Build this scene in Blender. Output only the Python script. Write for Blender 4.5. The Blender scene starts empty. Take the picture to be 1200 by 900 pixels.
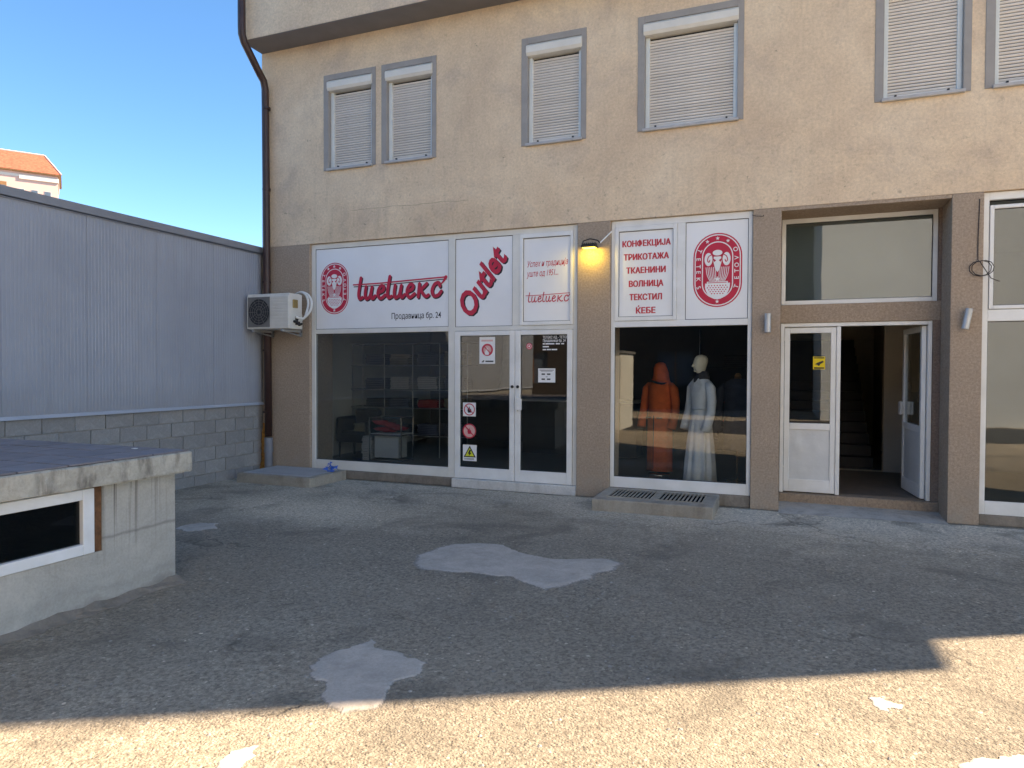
import bpy, bmesh, math, random
from mathutils import Vector, Matrix
random.seed(7)
S = bpy.context.scene
COL = S.collection
rad = math.radians

# ------------------------------------------------------------------ camera, sky, sun, exposure
cam_d = bpy.data.cameras.new('camera'); cam = bpy.data.objects.new('camera', cam_d); COL.objects.link(cam)
cam_d.sensor_width = 36.0; cam_d.lens = 24.0; cam_d.clip_start = 0.05; cam_d.clip_end = 2000
RI = Vector((0.93067308, 0.36582975, 0.0040261)); UP = Vector((-0.01081991, 0.01652266, 0.99980495)); FW = Vector((-0.36569187, 0.93053511, -0.01933543))
cam.matrix_world = Matrix(((RI.x, UP.x, -FW.x, 0.0), (RI.y, UP.y, -FW.y, -8.9486), (RI.z, UP.z, -FW.z, 1.70), (0, 0, 0, 1)))
S.camera = cam

SUN_EL = rad(40.2)
SUN_H = Vector((0.872, 0.489, 0)).normalized()
W = bpy.data.worlds.new('World'); S.world = W; W.use_nodes = True
nt = W.node_tree; nt.nodes.clear()
sky = nt.nodes.new('ShaderNodeTexSky'); sky.sky_type = 'NISHITA'; sky.sun_disc = False
sky.sun_elevation = SUN_EL; sky.sun_rotation = math.atan2(SUN_H.x, SUN_H.y)
sky.altitude = 3000; sky.air_density = 1.0; sky.dust_density = 0.0; sky.ozone_density = 5.0
bg = nt.nodes.new('ShaderNodeBackground'); bg.inputs['Strength'].default_value = 0.086
wo = nt.nodes.new('ShaderNodeOutputWorld')
hsv = nt.nodes.new('ShaderNodeHueSaturation'); hsv.inputs['Saturation'].default_value = 1.2
nt.links.new(sky.outputs[0], hsv.inputs['Color']); nt.links.new(hsv.outputs[0], bg.inputs[0]); nt.links.new(bg.outputs[0], wo.inputs[0])
sl = bpy.data.lights.new('sun', 'SUN'); so = bpy.data.objects.new('sun', sl); COL.objects.link(so)
sl.energy = 2.7; sl.angle = rad(0.53); sl.color = (1.0, 0.965, 0.91)
SD = Vector((SUN_H.x * math.cos(SUN_EL), SUN_H.y * math.cos(SUN_EL), math.sin(SUN_EL)))
so.rotation_euler = (-SD).to_track_quat('-Z', 'Y').to_euler(); so.location = (20, 12, 30)
S.view_settings.view_transform = 'Standard'; S.view_settings.look = 'None'; S.view_settings.gamma = 1.0
S.view_settings.exposure = 2.5
S.view_settings.use_white_balance = True; S.view_settings.white_balance_temperature = 9800; S.view_settings.white_balance_tint = 15   # camera balanced for open shade
S.view_settings.use_curve_mapping = False
S.render.engine = 'CYCLES'
S.cycles.max_bounces = 10; S.cycles.diffuse_bounces = 5; S.cycles.transparent_max_bounces = 16

# ------------------------------------------------------------------ helpers
WM = {}
def link(o, parent=None, world=None):
    COL.objects.link(o)
    w = world if world is not None else Matrix.Identity(4)
    if parent is not None:
        o.parent = parent
        o.matrix_parent_inverse = WM[parent.name].inverted()
    o.matrix_basis = w
    WM[o.name] = w
    return o
def tag(o, label=None, cat=None, group=None, kind=None):
    if label: o['label'] = label
    if cat: o['category'] = cat
    if group: o['group'] = group
    if kind: o['kind'] = kind
    return o
def empty(name, loc, label=None, cat=None, group=None):
    o = bpy.data.objects.new(name, None); o.empty_display_size = 0.1
    link(o, None, Matrix.Translation(loc)); return tag(o, label, cat, group)

class MB:
    def __init__(s): s.v = []; s.f = []; s.m = []
    def add(s, vs, fs, m=0):
        b = len(s.v); s.v += [tuple(v) for v in vs]
        for f in fs: s.f.append([b + i for i in f]); s.m.append(m)
        return s
    def box(s, x0, x1, y0, y1, z0, z1, m=0):
        if x0 > x1: x0, x1 = x1, x0
        if y0 > y1: y0, y1 = y1, y0
        if z0 > z1: z0, z1 = z1, z0
        return s.add([(x0,y0,z0),(x1,y0,z0),(x1,y1,z0),(x0,y1,z0),(x0,y0,z1),(x1,y0,z1),(x1,y1,z1),(x0,y1,z1)],
              [(0,3,2,1),(4,5,6,7),(0,1,5,4),(1,2,6,5),(2,3,7,6),(3,0,4,7)], m)
    def xz(s, poly, y0, y1, m=0):            # polygon in the facade plane, front at y0 (towards -Y)
        a = sum(poly[i][0]*poly[(i+1)%len(poly)][1]-poly[(i+1)%len(poly)][0]*poly[i][1] for i in range(len(poly)))
        if a < 0: poly = poly[::-1]
        n = len(poly)
        vs = [(x,y0,z) for x,z in poly]+[(x,y1,z) for x,z in poly]
        fs = [list(range(n)), list(range(2*n-1,n-1,-1))]+[(i,n+i,n+(i+1)%n,(i+1)%n) for i in range(n)]
        return s.add(vs, fs, m)
    def xy(s, poly, z0, z1, m=0):
        a = sum(poly[i][0]*poly[(i+1)%len(poly)][1]-poly[(i+1)%len(poly)][0]*poly[i][1] for i in range(len(poly)))
        if a < 0: poly = poly[::-1]
        n = len(poly)
        vs = [(x,y,z1) for x,y in poly]+[(x,y,z0) for x,y in poly]
        fs = [list(range(n)), list(range(2*n-1,n-1,-1))]+[(i,n+i,n+(i+1)%n,(i+1)%n) for i in range(n)]
        return s.add(vs, fs, m)
    def tube(s, pts, r, n=10, m=0, cap=True):
        P = [Vector(p) for p in pts]; R = r if isinstance(r,(list,tuple)) else [r]*len(P)
        b = len(s.v); up = None; rings = []
        for i,p in enumerate(P):
            t = (P[min(i+1,len(P)-1)]-P[max(i-1,0)]).normalized()
            if up is None:
                up = Vector((0,0,1)) if abs(t.z) < .9 else Vector((0,1,0))
            x = t.cross(up).normalized(); up = x.cross(t).normalized()
            rings.append([tuple(p+R[i]*(math.cos(2*math.pi*k/n)*x+math.sin(2*math.pi*k/n)*up)) for k in range(n)])
        vs = [v for rg in rings for v in rg]; fs = []
        for i in range(len(P)-1):
            for k in range(n):
                fs.append((i*n+k, i*n+(k+1)%n, (i+1)*n+(k+1)%n, (i+1)*n+k))
        if cap: fs += [list(range(n))[::-1], [ (len(P)-1)*n+k for k in range(n)]]
        return s.add(vs, fs, m)
    def loft(s, secs, n=20, m=0, cap=True):   # secs: (cx,cy,cz,rx,ry[,fn(angle)->scale])
        vs = []; fs = []
        for sc in secs:
            cx,cy,cz,rx,ry = sc[:5]; fn = sc[5] if len(sc) > 5 else None
            for k in range(n):
                a = 2*math.pi*k/n; q = fn(a) if fn else 1.0
                vs.append((cx+rx*q*math.cos(a), cy+ry*q*math.sin(a), cz))
        for i in range(len(secs)-1):
            for k in range(n): fs.append((i*n+k, i*n+(k+1)%n, (i+1)*n+(k+1)%n, (i+1)*n+k))
        if cap: fs += [list(range(n))[::-1], [(len(secs)-1)*n+k for k in range(n)]]
        return s.add(vs, fs, m)
    def ribbon(s, pts, w, y, m=0, k=6, thick=.0008):   # brush stroke in the facade plane
        P = [pts[0]]+list(pts)+[pts[-1]]; out = []
        for i in range(1,len(P)-2):
            for j in range(k):
                t = j/k; q = []
                for c in (0,1):
                    a,b_,c_,d = P[i-1][c],P[i][c],P[i+1][c],P[i+2][c]
                    q.append(.5*((2*b_)+(-a+c_)*t+(2*a-5*b_+4*c_-d)*t*t+(-a+3*b_-3*c_+d)*t**3))
                out.append(q)
        out.append(list(pts[-1])); L=[]; R=[]
        ws = w if callable(w) else (lambda t: w)
        for i,p in enumerate(out):
            a = out[max(i-1,0)]; b = out[min(i+1,len(out)-1)]
            dx,dz = b[0]-a[0], b[1]-a[1]; l = math.hypot(dx,dz) or 1e-9
            h = ws(i/(len(out)-1))/2
            L.append((p[0]-dz/l*h, y, p[1]+dx/l*h)); R.append((p[0]+dz/l*h, y, p[1]-dx/l*h))
        n = len(out); vs = L+R; fs = [(n+i, n+i+1, i+1, i) for i in range(n-1)]
        s.add(vs, fs, m)
        for p,t in ((out[0],0),(out[-1],1)):
            h = ws(t)/2
            if h > .002: s.add([(p[0]+h*math.cos(2*math.pi*q/10), y-.0002, p[1]+h*math.sin(2*math.pi*q/10)) for q in range(10)], [list(range(10))], m)
        return s
    def mesh(s, name, mats, smooth=False):
        me = bpy.data.meshes.new(name); me.from_pydata(s.v, [], s.f)
        for mt in (mats if isinstance(mats,(list,tuple)) else [mats]): me.materials.append(mt)
        me.polygons.foreach_set('material_index', s.m)
        if smooth: me.polygons.foreach_set('use_smooth', [True]*len(me.polygons))
        me.update(); return me
    def build(s, name, mats, parent=None, smooth=False, bevel=0, world=None, seg=2):
        o = bpy.data.objects.new(name, s.mesh(name, mats, smooth)); link(o, parent, world)
        if bevel:
            b = o.modifiers.new('bevel','BEVEL'); b.width = bevel; b.segments = seg; b.limit_method = 'ANGLE'; b.angle_limit = rad(40)
        return o

def rot_about(c, az): return Matrix.Translation(c) @ Matrix.Rotation(az, 4, 'Z') @ Matrix.Translation(-Vector(c))

# ------------------------------------------------------------------ materials
def newmat(name):
    m = bpy.data.materials.new(name); m.use_nodes = True
    n = m.node_tree; b = n.nodes['Principled BSDF']
    return m, n, b
def N(n, t, **kw):
    x = n.nodes.new(t)
    for k,v in kw.items():
        if k.startswith('i_'): x.inputs[k[2:].replace('_',' ')].default_value = v
        else: setattr(x,k,v)
    return x
def noise(n, co, scale, detail=4, rough=.55, dist=0):
    x = N(n,'ShaderNodeTexNoise'); x.inputs['Scale'].default_value = scale; x.inputs['Detail'].default_value = detail
    x.inputs['Roughness'].default_value = rough; x.inputs['Distortion'].default_value = dist
    n.links.new(co, x.inputs['Vector']); return x.outputs['Fac']
def ramp(n, fac, stops):
    r = N(n,'ShaderNodeValToRGB'); e = r.color_ramp.elements
    while len(e) < len(stops): e.new(.5)
    for el,(p,c) in zip(e,stops):
        el.position = p; el.color = (c,c,c,1) if isinstance(c,(int,float)) else (*c,1)
    n.links.new(fac, r.inputs[0]); return r.outputs[0]
def mix(n, fac, a, b, mode='MIX'):
    x = N(n,'ShaderNodeMix', data_type='RGBA', blend_type=mode)
    for s,v in ((0,fac),(6,a),(7,b)):
        if hasattr(v,'is_linked') or hasattr(v,'links'): n.links.new(v, x.inputs[s])
        else: x.inputs[s].default_value = v if s == 0 else (*v,1) if len(v) == 3 else v
    return x.outputs[2]
def math_(n, op, a, b=None, c=None, clamp=False):
    x = N(n,'ShaderNodeMath', operation=op, use_clamp=clamp)
    for i,v in enumerate((a,b,c)):
        if v is None: continue
        if hasattr(v,'links'): n.links.new(v, x.inputs[i])
        else: x.inputs[i].default_value = v
    return x.outputs[0]
def coords(n, scale=None):
    t = N(n,'ShaderNodeTexCoord').outputs['Object']
    if scale:
        mp = N(n,'ShaderNodeMapping'); mp.inputs['Scale'].default_value = scale; n.links.new(t, mp.inputs['Vector']); t = mp.outputs[0]
    return t
def bump(n, b, h, strength=.3, dist=.01):
    x = N(n,'ShaderNodeBump'); x.inputs['Strength'].default_value = strength; x.inputs['Distance'].default_value = dist
    n.links.new(h, x.inputs['Height']); n.links.new(x.outputs[0], b.inputs['Normal'])
def pm(name, c, var=.15, scale=6, rough=.6, metal=0, bs=40, bstr=.15, bd=.004, spec=.4, rnd=0, tint=None):
    m,n,b = newmat(name); co = coords(n)
    f = noise(n, co, scale, 6, .6)
    d = tuple(x*(1-var) for x in c); l = tuple(min(1,x*(1+var*.7)) for x in c)
    if tint: d = tint
    col = ramp(n, f, [(.3,d),(.7,l)])
    if rnd:
        oi = N(n,'ShaderNodeObjectInfo').outputs['Random']
        v = ramp(n, oi, [(0,1-rnd),(1,1+rnd)])
        col = mix(n, 1.0, col, v, 'MULTIPLY')
    n.links.new(col, b.inputs['Base Color']); b.inputs['Roughness'].default_value = rough
    b.inputs['Metallic'].default_value = metal; b.inputs['Specular IOR Level'].default_value = spec
    if bstr: bump(n, b, noise(n, co, bs, 4, .6), bstr, bd)
    return m

def stucco():
    m,n,b = newmat('cream_stucco'); co = coords(n)
    big = noise(n, co, .55, 6, .62, .4); mid = noise(n, co, 3.2, 6, .65); fine = noise(n, co, 30, 6, .8); v = noise(n, co, 11, 5, .7)
    base = ramp(n, big, [(.3,(.69,.50,.345)),(.5,(.83,.63,.44)),(.72,(.90,.725,.53))])
    base = mix(n, ramp(n, mid, [(.35,0.0),(.75,.5)]), base, (.60,.445,.325))
    spots = ramp(n, v, [(.58,0),(.74,1)])
    # dirt gathers low on the wall, near the shop lintel
    z = N(n,'ShaderNodeSeparateXYZ'); n.links.new(co, z.inputs[0])
    low = N(n,'ShaderNodeMapRange'); low.inputs[1].default_value = 5.2; low.inputs[2].default_value = 3.7; n.links.new(z.outputs[2], low.inputs[0])
    dirt = math_(n,'MULTIPLY', spots, math_(n,'MULTIPLY_ADD', low.outputs[0], .55, .22))
    base = mix(n, dirt, base, (.24,.19,.15))
    cost = coords(n, (3.0,3.0,.28)); st = noise(n, cost, 2.2, 5, .6)
    stre = math_(n,'MULTIPLY', ramp(n, st, [(.55,0),(.8,1)]), math_(n,'MULTIPLY_ADD', low.outputs[0], .28, .10))
    base = mix(n, stre, base, (.33,.26,.20))
    ck = math_(n,'ABSOLUTE', math_(n,'ADD', math_(n,'SUBTRACT', z.outputs[2], 4.16), math_(n,'MULTIPLY_ADD', noise(n, co, 1.6, 4), .12, -.06)))
    ckm = math_(n,'MULTIPLY', ramp(n, ck, [(0,1),(.007,0)]), ramp(n, math_(n,'ABSOLUTE', math_(n,'ADD', z.outputs[0], 5.2)), [(.0,.6),(1.0,.5),(1.4,0)]))
    base = mix(n, ckm, base, (.25,.19,.14))
    blot = math_(n,'MULTIPLY', ramp(n, noise(n, co, 1.3, 7, .7, .5), [(.52,0),(.66,1)]), .42)
    base = mix(n, blot, base, (.50,.385,.31))
    pit = ramp(n, noise(n, co, 6.5, 3, .5), [(.70,0),(.74,1)])
    pit = math_(n,'MULTIPLY', pit, ramp(n, noise(n, co, 38, 2, .5), [(.5,0),(.56,1)]))
    base = mix(n, math_(n,'MULTIPLY', pit, .55), base, (.2,.16,.13))
    base = mix(n, .34, base, ramp(n, fine, [(.34,.35),(.64,1.08)]), 'MULTIPLY')
    n.links.new(base, b.inputs['Base Color']); b.inputs['Roughness'].default_value = .92; b.inputs['Specular IOR Level'].default_value = .2
    h = math_(n,'ADD', math_(n,'MULTIPLY', noise(n,co,120,3,.7), .5), math_(n,'MULTIPLY', noise(n, co, 26, 5, .65), .9))
    bump(n, b, h, .55, .012); return m
def render_brown(name, c=(.43,.325,.245), light=(.56,.44,.34)):
    m,n,b = newmat(name); co = coords(n)
    f = noise(n, co, 42, 6, .8); g = noise(n, co, 1.6, 6, .6)
    col = ramp(n, f, [(.32,tuple(x*.62 for x in c)),(.5,c),(.68,light)])
    col = mix(n, ramp(n, g, [(.35,0.0),(.7,.35)]), col, tuple(x*.72 for x in c))
    sc = N(n,'ShaderNodeSeparateXYZ'); n.links.new(co, sc.inputs[0])
    low = N(n,'ShaderNodeMapRange'); low.inputs[1].default_value = .55; low.inputs[2].default_value = 0.0; n.links.new(sc.outputs[2], low.inputs[0])
    lf = math_(n,'MULTIPLY', low.outputs[0], ramp(n, noise(n, co, 7, 5, .6), [(.35,0),(.7,.8)]))
    col = mix(n, lf, col, (.36,.32,.27))
    scr = math_(n,'MULTIPLY', ramp(n, noise(n, coords(n,(3,3,14)), 2.5, 4, .6), [(.70,0),(.74,.5)]), .6)
    col = mix(n, scr, col, (.42,.38,.34))
    n.links.new(col, b.inputs['Base Color']); b.inputs['Roughness'].default_value = .95; b.inputs['Specular IOR Level'].default_value = .15
    bump(n, b, noise(n, co, 110, 4, .75), 1.0, .010); return m
def ground_mat():
    m,n,b = newmat('yard_asphalt'); co = coords(n)
    sc = N(n,'ShaderNodeSeparateXYZ'); n.links.new(co, sc.inputs[0]); X,Y = sc.outputs[0], sc.outputs[1]
    big = noise(n, co, .42, 7, .62, .6); mid = noise(n, co, 1.7, 6, .65); agg = N(n,'ShaderNodeTexVoronoi', feature='F1'); agg.inputs['Scale'].default_value = 62
    n.links.new(co, agg.inputs['Vector']); fine = noise(n, co, 130, 4, .75)
    vf = noise(n, co, 24, 6, .75)
    col = ramp(n, big, [(.3,(.38,.335,.275)),(.48,(.56,.50,.42)),(.66,(.66,.59,.495))])
    col = mix(n, ramp(n, mid, [(.42,0.0),(.68,.75)]), col, (.36,.33,.285))
    # trodden cement skin along the shop front, ragged edge
    e = math_(n,'MULTIPLY_ADD', noise(n, co, .9, 6, .65), 2.6, -1.3)
    ye = math_(n,'ADD', Y, e)
    ap = N(n,'ShaderNodeMapRange'); ap.inputs[1].default_value = -1.5; ap.inputs[2].default_value = -.45; n.links.new(ye, ap.inputs[0])
    rgt = N(n,'ShaderNodeMapRange'); rgt.inputs[1].default_value = -3.2; rgt.inputs[2].default_value = -.8; n.links.new(X, rgt.inputs[0])
    apf = math_(n,'MULTIPLY', ap.outputs[0], math_(n,'MULTIPLY_ADD', rgt.outputs[0], .55, .35))
    col = mix(n, apf, col, (.80,.75,.67))
    # worn pale patch in the left back corner
    dx = math_(n,'MULTIPLY', math_(n,'ADD', X, 5.4), .42); dy = math_(n,'ADD', math_(n,'ADD', Y, 2.15), math_(n,'MULTIPLY', e, .35))
    dd = math_(n,'SQRT', math_(n,'ADD', math_(n,'MULTIPLY',dx,dx), math_(n,'MULTIPLY',dy,dy)))
    wp = N(n,'ShaderNodeMapRange'); wp.inputs[1].default_value = 1.05; wp.inputs[2].default_value = .35; n.links.new(dd, wp.inputs[0])
    col = mix(n, math_(n,'MULTIPLY', wp.outputs[0], .6), col, (.74,.68,.58))
    # darker asphalt across the middle of the yard, deepened to darken the shaded ground
    mk = N(n,'ShaderNodeMapRange'); mk.inputs[1].default_value = -1.2; mk.inputs[2].default_value = -2.6; n.links.new(math_(n,'ADD', Y, math_(n,'MULTIPLY', e, 1.1)), mk.inputs[0])
    mk2 = N(n,'ShaderNodeMapRange'); mk2.inputs[1].default_value = -9.0; mk2.inputs[2].default_value = -5.0; n.links.new(math_(n,'ADD', Y, e), mk2.inputs[0])
    dk = math_(n,'MULTIPLY', mk.outputs[0], mk2.outputs[0])
    dk = math_(n,'MULTIPLY', dk, math_(n,'SUBTRACT', 1.0, wp.outputs[0], None, True))
    col = mix(n, math_(n,'MULTIPLY', dk, .75), col, (.30,.275,.24))
    # aggregate: each stone its own tone, dark binder between
    ac = ramp(n, agg.outputs['Color'], [(0,.45),(.55,.95),(.9,1.2),(1,2.6)])
    col = mix(n, .75, col, ac, 'MULTIPLY')
    col = mix(n, .6, col, ramp(n, fine, [(.3,.45),(.65,1.15)]), 'MULTIPLY')
    gr = ramp(n, noise(n, co, .8, 4, .6), [(.35,.2),(.65,.8)])          # grain shows where the skin has worn off
    col = mix(n, gr, col, ramp(n, vf, [(.34,.45),(.58,1.12)]), 'MULTIPLY')
    oil = math_(n,'MULTIPLY', ramp(n, noise(n, co, 1.1, 5, .6, .8), [(.54,0),(.66,1)]), .55)
    col = mix(n, oil, col, (.15,.14,.125))
    # darker ragged line against the building foot
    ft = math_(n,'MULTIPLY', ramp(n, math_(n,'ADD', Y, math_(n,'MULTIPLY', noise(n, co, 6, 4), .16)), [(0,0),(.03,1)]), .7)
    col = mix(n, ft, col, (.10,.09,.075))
    # hairline cracks
    ck = N(n,'ShaderNodeTexVoronoi', feature='DISTANCE_TO_EDGE'); ck.inputs['Scale'].default_value = .55
    wv = N(n,'ShaderNodeVectorMath', operation='ADD'); nz = N(n,'ShaderNodeTexNoise'); nz.inputs['Scale'].default_value = 2.5; nz.inputs['Detail'].default_value = 5
    n.links.new(co, nz.inputs['Vector']); vs = N(n,'ShaderNodeVectorMath', operation='SCALE'); vs.inputs['Scale'].default_value = .7
    n.links.new(nz.outputs['Color'], vs.inputs[0]); n.links.new(co, wv.inputs[0]); n.links.new(vs.outputs[0], wv.inputs[1]); n.links.new(wv.outputs[0], ck.inputs['Vector'])
    crack = math_(n,'MULTIPLY', ramp(n, ck.outputs['Distance'], [(0,1),(.014,0)]), ramp(n, noise(n, co, .5, 3), [(.50,0),(.60,1)]))
    col = mix(n, math_(n,'MULTIPLY', crack, .5), col, (.03,.028,.026))
    col = mix(n, 1.0, col, (1.04,.985,.90), 'MULTIPLY')
    n.links.new(col, b.inputs['Base Color']); b.inputs['Roughness'].default_value = .88; b.inputs['Specular IOR Level'].default_value = .25
    ah = ramp(n, agg.outputs['Distance'], [(0,1),(.6,0)])
    h = math_(n,'ADD', math_(n,'MULTIPLY', ah, .55), math_(n,'ADD', math_(n,'MULTIPLY', fine, .4), math_(n,'MULTIPLY', vf, 1.3)))
    h = math_(n,'SUBTRACT', h, crack)
    bump(n, b, h, .75, .018); return m
def cement(name, c=(.36,.36,.36), dark=.25, stain=(.12,.115,.105), stains=.35, sc=3.0, bstr=.25, rnd=0):
    m,n,b = newmat(name); co = coords(n)
    f = noise(n, co, sc, 7, .65, .5); g = noise(n, co, 42, 5, .7); s = noise(n, coords(n,(1,1,.35)), sc*1.4, 6, .6, .3)
    col = ramp(n, f, [(.28,tuple(x*(1-dark) for x in c)),(.72,tuple(x*1.12 for x in c))])
    col = mix(n, math_(n,'MULTIPLY', ramp(n, s, [(.52,0),(.72,1)]), stains), col, stain)
    col = mix(n, .35, col, ramp(n, g, [(.3,.5),(.7,1.1)]), 'MULTIPLY')
    if rnd: col = mix(n, 1.0, col, ramp(n, N(n,'ShaderNodeObjectInfo').outputs['Random'], [(0,1-rnd),(1,1+rnd)]), 'MULTIPLY')
    n.links.new(col, b.inputs['Base Color']); b.inputs['Roughness'].default_value = .9; b.inputs['Specular IOR Level'].default_value = .25
    bump(n, b, math_(n,'ADD', g, math_(n,'MULTIPLY', f, 2)), bstr, .012); return m
def streaked_concrete():
    m,n,b = newmat('streaked_concrete'); co = coords(n)
    f = noise(n, co, 2.2, 7, .65, .6); g = noise(n, co, 60, 5, .7)
    col = ramp(n, f, [(.28,(.36,.345,.31)),(.72,(.52,.50,.45))])
    sc = N(n,'ShaderNodeSeparateXYZ'); n.links.new(co, sc.inputs[0]); Yc,Z = sc.outputs[1], sc.outputs[2]
    # drip streaks running down from the slab edge
    st = noise(n, coords(n,(1,38,.6)), 1.0, 3, .5)
    up = N(n,'ShaderNodeMapRange'); up.inputs[1].default_value = .25; up.inputs[2].default_value = .9; n.links.new(Z, up.inputs[0])
    sel = ramp(n, math_(n,'ABSOLUTE', math_(n,'ADD', Yc, 5.3)), [(.12,1),(.32,.25),(.6,.5)])
    drip = math_(n,'MULTIPLY', math_(n,'MULTIPLY', ramp(n, st, [(.53,0),(.62,1)]), up.outputs[0]), sel)
    col = mix(n, math_(n,'MULTIPLY', drip, .8), col, (.11,.095,.08))
    # damp tide marks near the ground
    t = math_(n,'MULTIPLY_ADD', noise(n, co, 3.5, 5, .6), .25, Z)
    foot = ramp(n, t, [(.08,1),(.16,.55),(.2,0),(.27,.3),(.31,0)])
    col = mix(n, math_(n,'MULTIPLY', foot, .55), col, (.16,.145,.125))
    # a slanting cold joint
    jn = math_(n,'ADD', Z, math_(n,'MULTIPLY', noise(n, co, 5, 4), .05)); jn = math_(n,'ABSOLUTE', math_(n,'SUBTRACT', jn, .52))
    col = mix(n, math_(n,'MULTIPLY', ramp(n, jn, [(0,1),(.018,0)]), .5), col, (.14,.13,.115))
    col = mix(n, .3, col, ramp(n, g, [(.3,.5),(.7,1.1)]), 'MULTIPLY')
    n.links.new(col, b.inputs['Base Color']); b.inputs['Roughness'].default_value = .9; b.inputs['Specular IOR Level'].default_value = .25
    bump(n, b, math_(n,'ADD', g, math_(n,'MULTIPLY', f, 3)), .3, .012); return m
def glass_mat(name, tint=(.93,.96,.96), rough=.0, ior=1.5):
    m,n,b = newmat(name); n.nodes.remove(b); out = [x for x in n.nodes if x.type == 'OUTPUT_MATERIAL'][0]
    tr = N(n,'ShaderNodeBsdfTransparent'); tr.inputs[0].default_value = (*tint,1)
    gl = N(n,'ShaderNodeBsdfGlossy'); gl.inputs['Roughness'].default_value = rough
    bf = N(n,'ShaderNodeNewGeometry').outputs['Backfacing']
    fr = N(n,'ShaderNodeFresnel')
    n.links.new(math_(n,'MULTIPLY_ADD', bf, 1/ior-ior, ior), fr.inputs['IOR'])
    wv = N(n,'ShaderNodeBump'); wv.inputs['Strength'].default_value = .03; wv.inputs['Distance'].default_value = .02
    n.links.new(noise(n, coords(n), 1.3, 2), wv.inputs['Height']); n.links.new(wv.outputs[0], gl.inputs['Normal'])
    mx = N(n,'ShaderNodeMixShader'); n.links.new(fr.outputs[0], mx.inputs[0]); n.links.new(tr.outputs[0], mx.inputs[1]); n.links.new(gl.outputs[0], mx.inputs[2])
    n.links.new(mx.outputs[0], out.inputs[0]); return m

M = {}
M['stucco'] = stucco()
M['brown'] = render_brown('brown_render')
M['brown2'] = render_brown('red_brown_render', (.27,.19,.15), (.34,.25,.20))
M['ground'] = ground_mat()
M['band'] = pm('grey_reveal_paint', (.32,.30,.28), .1, 5, .85, bs=120, bstr=.3)
M['soffit'] = pm('grey_soffit', (.21,.20,.20), .12, 2, .9, bs=90, bstr=.3)
M['alu'] = pm('white_aluminium', (.76,.765,.75), .07, 3, .38, bs=300, bstr=.02, spec=.5, tint=(.68,.68,.65))
M['alu_cream'] = pm('creamy_aluminium', (.70,.685,.63), .08, 3, .42, bs=300, bstr=.02)
M['slat'] = pm('shutter_slat', (.70,.655,.60), .08, 2.5, .5, bs=200, bstr=.03, rnd=.05)
M['sbox'] = pm('shutter_box', (.70,.67,.60), .08, 4, .45, bs=200, bstr=.03)
M['rail'] = pm('shutter_rail', (.66,.71,.70), .06, 4, .45, bs=200, bstr=.02)
M['sillm'] = pm('sill_metal', (.42,.41,.40), .15, 8, .5, bs=100, bstr=.05)
M['film'] = pm('white_sign_film', (.80,.81,.81), .05, 1.2, .35, bs=2, bstr=.02)
M['red'] = pm('red_vinyl', (.60,.022,.055), .08, 9, .4, bstr=0)
M['redlight'] = pm('red_lettering', (.62,.045,.06), .08, 9, .4, bstr=0)
M['black'] = pm('black_print', (.02,.02,.022), .2, 9, .45, bstr=0)
M['white'] = pm('white_print', (.78,.78,.77), .04, 9, .5, bstr=0)
M['yellow'] = pm('yellow_print', (.78,.56,.02), .06, 9, .5, bstr=0)
M['ygreen'] = pm('lime_yellow_print', (.72,.72,.06), .06, 9, .5, bstr=0)
M['pink'] = pm('faded_pink_print', (.72,.42,.38), .12, 20, .5, bstr=0)
M['glass'] = glass_mat('shop_glass', ior=1.65)
M['glass_dim'] = glass_mat('dim_shop_glass', (.80,.83,.84), ior=1.65)
M['glass_dusty'] = glass_mat('dusty_glass', (.62,.66,.66), .02, 1.95)
M['dark_glass'] = glass_mat('tinted_glass', (.30,.32,.34), .01)
M['marble'] = cement('white_step_stone', (.62,.61,.58), .12, (.28,.26,.23), .35, 4, .12)
M['plinth'] = cement('rough_plinth', (.27,.23,.19), .3, (.10,.085,.07), .5, 5, .4)
M['granite'] = cement('speckled_granite', (.36,.27,.20), .3, (.12,.09,.07), .3, 30, .15)
M['ventc'] = cement('vent_concrete', (.40,.36,.30), .3, (.16,.12,.085), .6, 2.2, .4)
M['patch'] = cement('cement_patch', (.49,.45,.40), .22, (.24,.225,.20), .6, 4.5, .3)
def patch_mat(name, c, grain):
    m,n,b = newmat(name); co = coords(n)
    f = noise(n, co, 4.5, 7, .65, .5); g = noise(n, co, 60, 5, .75); s = noise(n, co, 7, 6, .65)
    col = ramp(n, f, [(.28,tuple(x*.78 for x in c)),(.72,tuple(x*1.1 for x in c))])
    col = mix(n, math_(n,'MULTIPLY', ramp(n, s, [(.52,0),(.68,1)]), .4), col, tuple(x*.6 for x in c))
    col = mix(n, .4, col, ramp(n, g, [(.3,.5),(.7,1.1)]), 'MULTIPLY')
    at = N(n,'ShaderNodeAttribute', attribute_name='core').outputs['Fac']
    e = math_(n,'ADD', at, math_(n,'MULTIPLY_ADD', noise(n, co, 26, 6, .75), 1.5, -.75))
    asp = ramp(n, noise(n, co, 60, 5, .8), [(.3,tuple(x*.4 for x in grain)),(.7,tuple(x*1.2 for x in grain))])
    col = mix(n, ramp(n, e, [(.18,0),(.42,1)]), asp, col)
    n.links.new(col, b.inputs['Base Color']); b.inputs['Roughness'].default_value = .9; b.inputs['Specular IOR Level'].default_value = .25
    bump(n, b, math_(n,'ADD', g, math_(n,'MULTIPLY', f, 2)), .3, .012); return m
M['patch_g'] = patch_mat('worn_cement_patch', (.51,.455,.395), (.33,.30,.26))
M['patch_w'] = patch_mat('worn_pale_patch', (.60,.56,.49), (.40,.36,.31))
M['patch_pale'] = cement('pale_cement', (.56,.53,.46), .12, (.38,.35,.3), .3, 5, .2)
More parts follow.
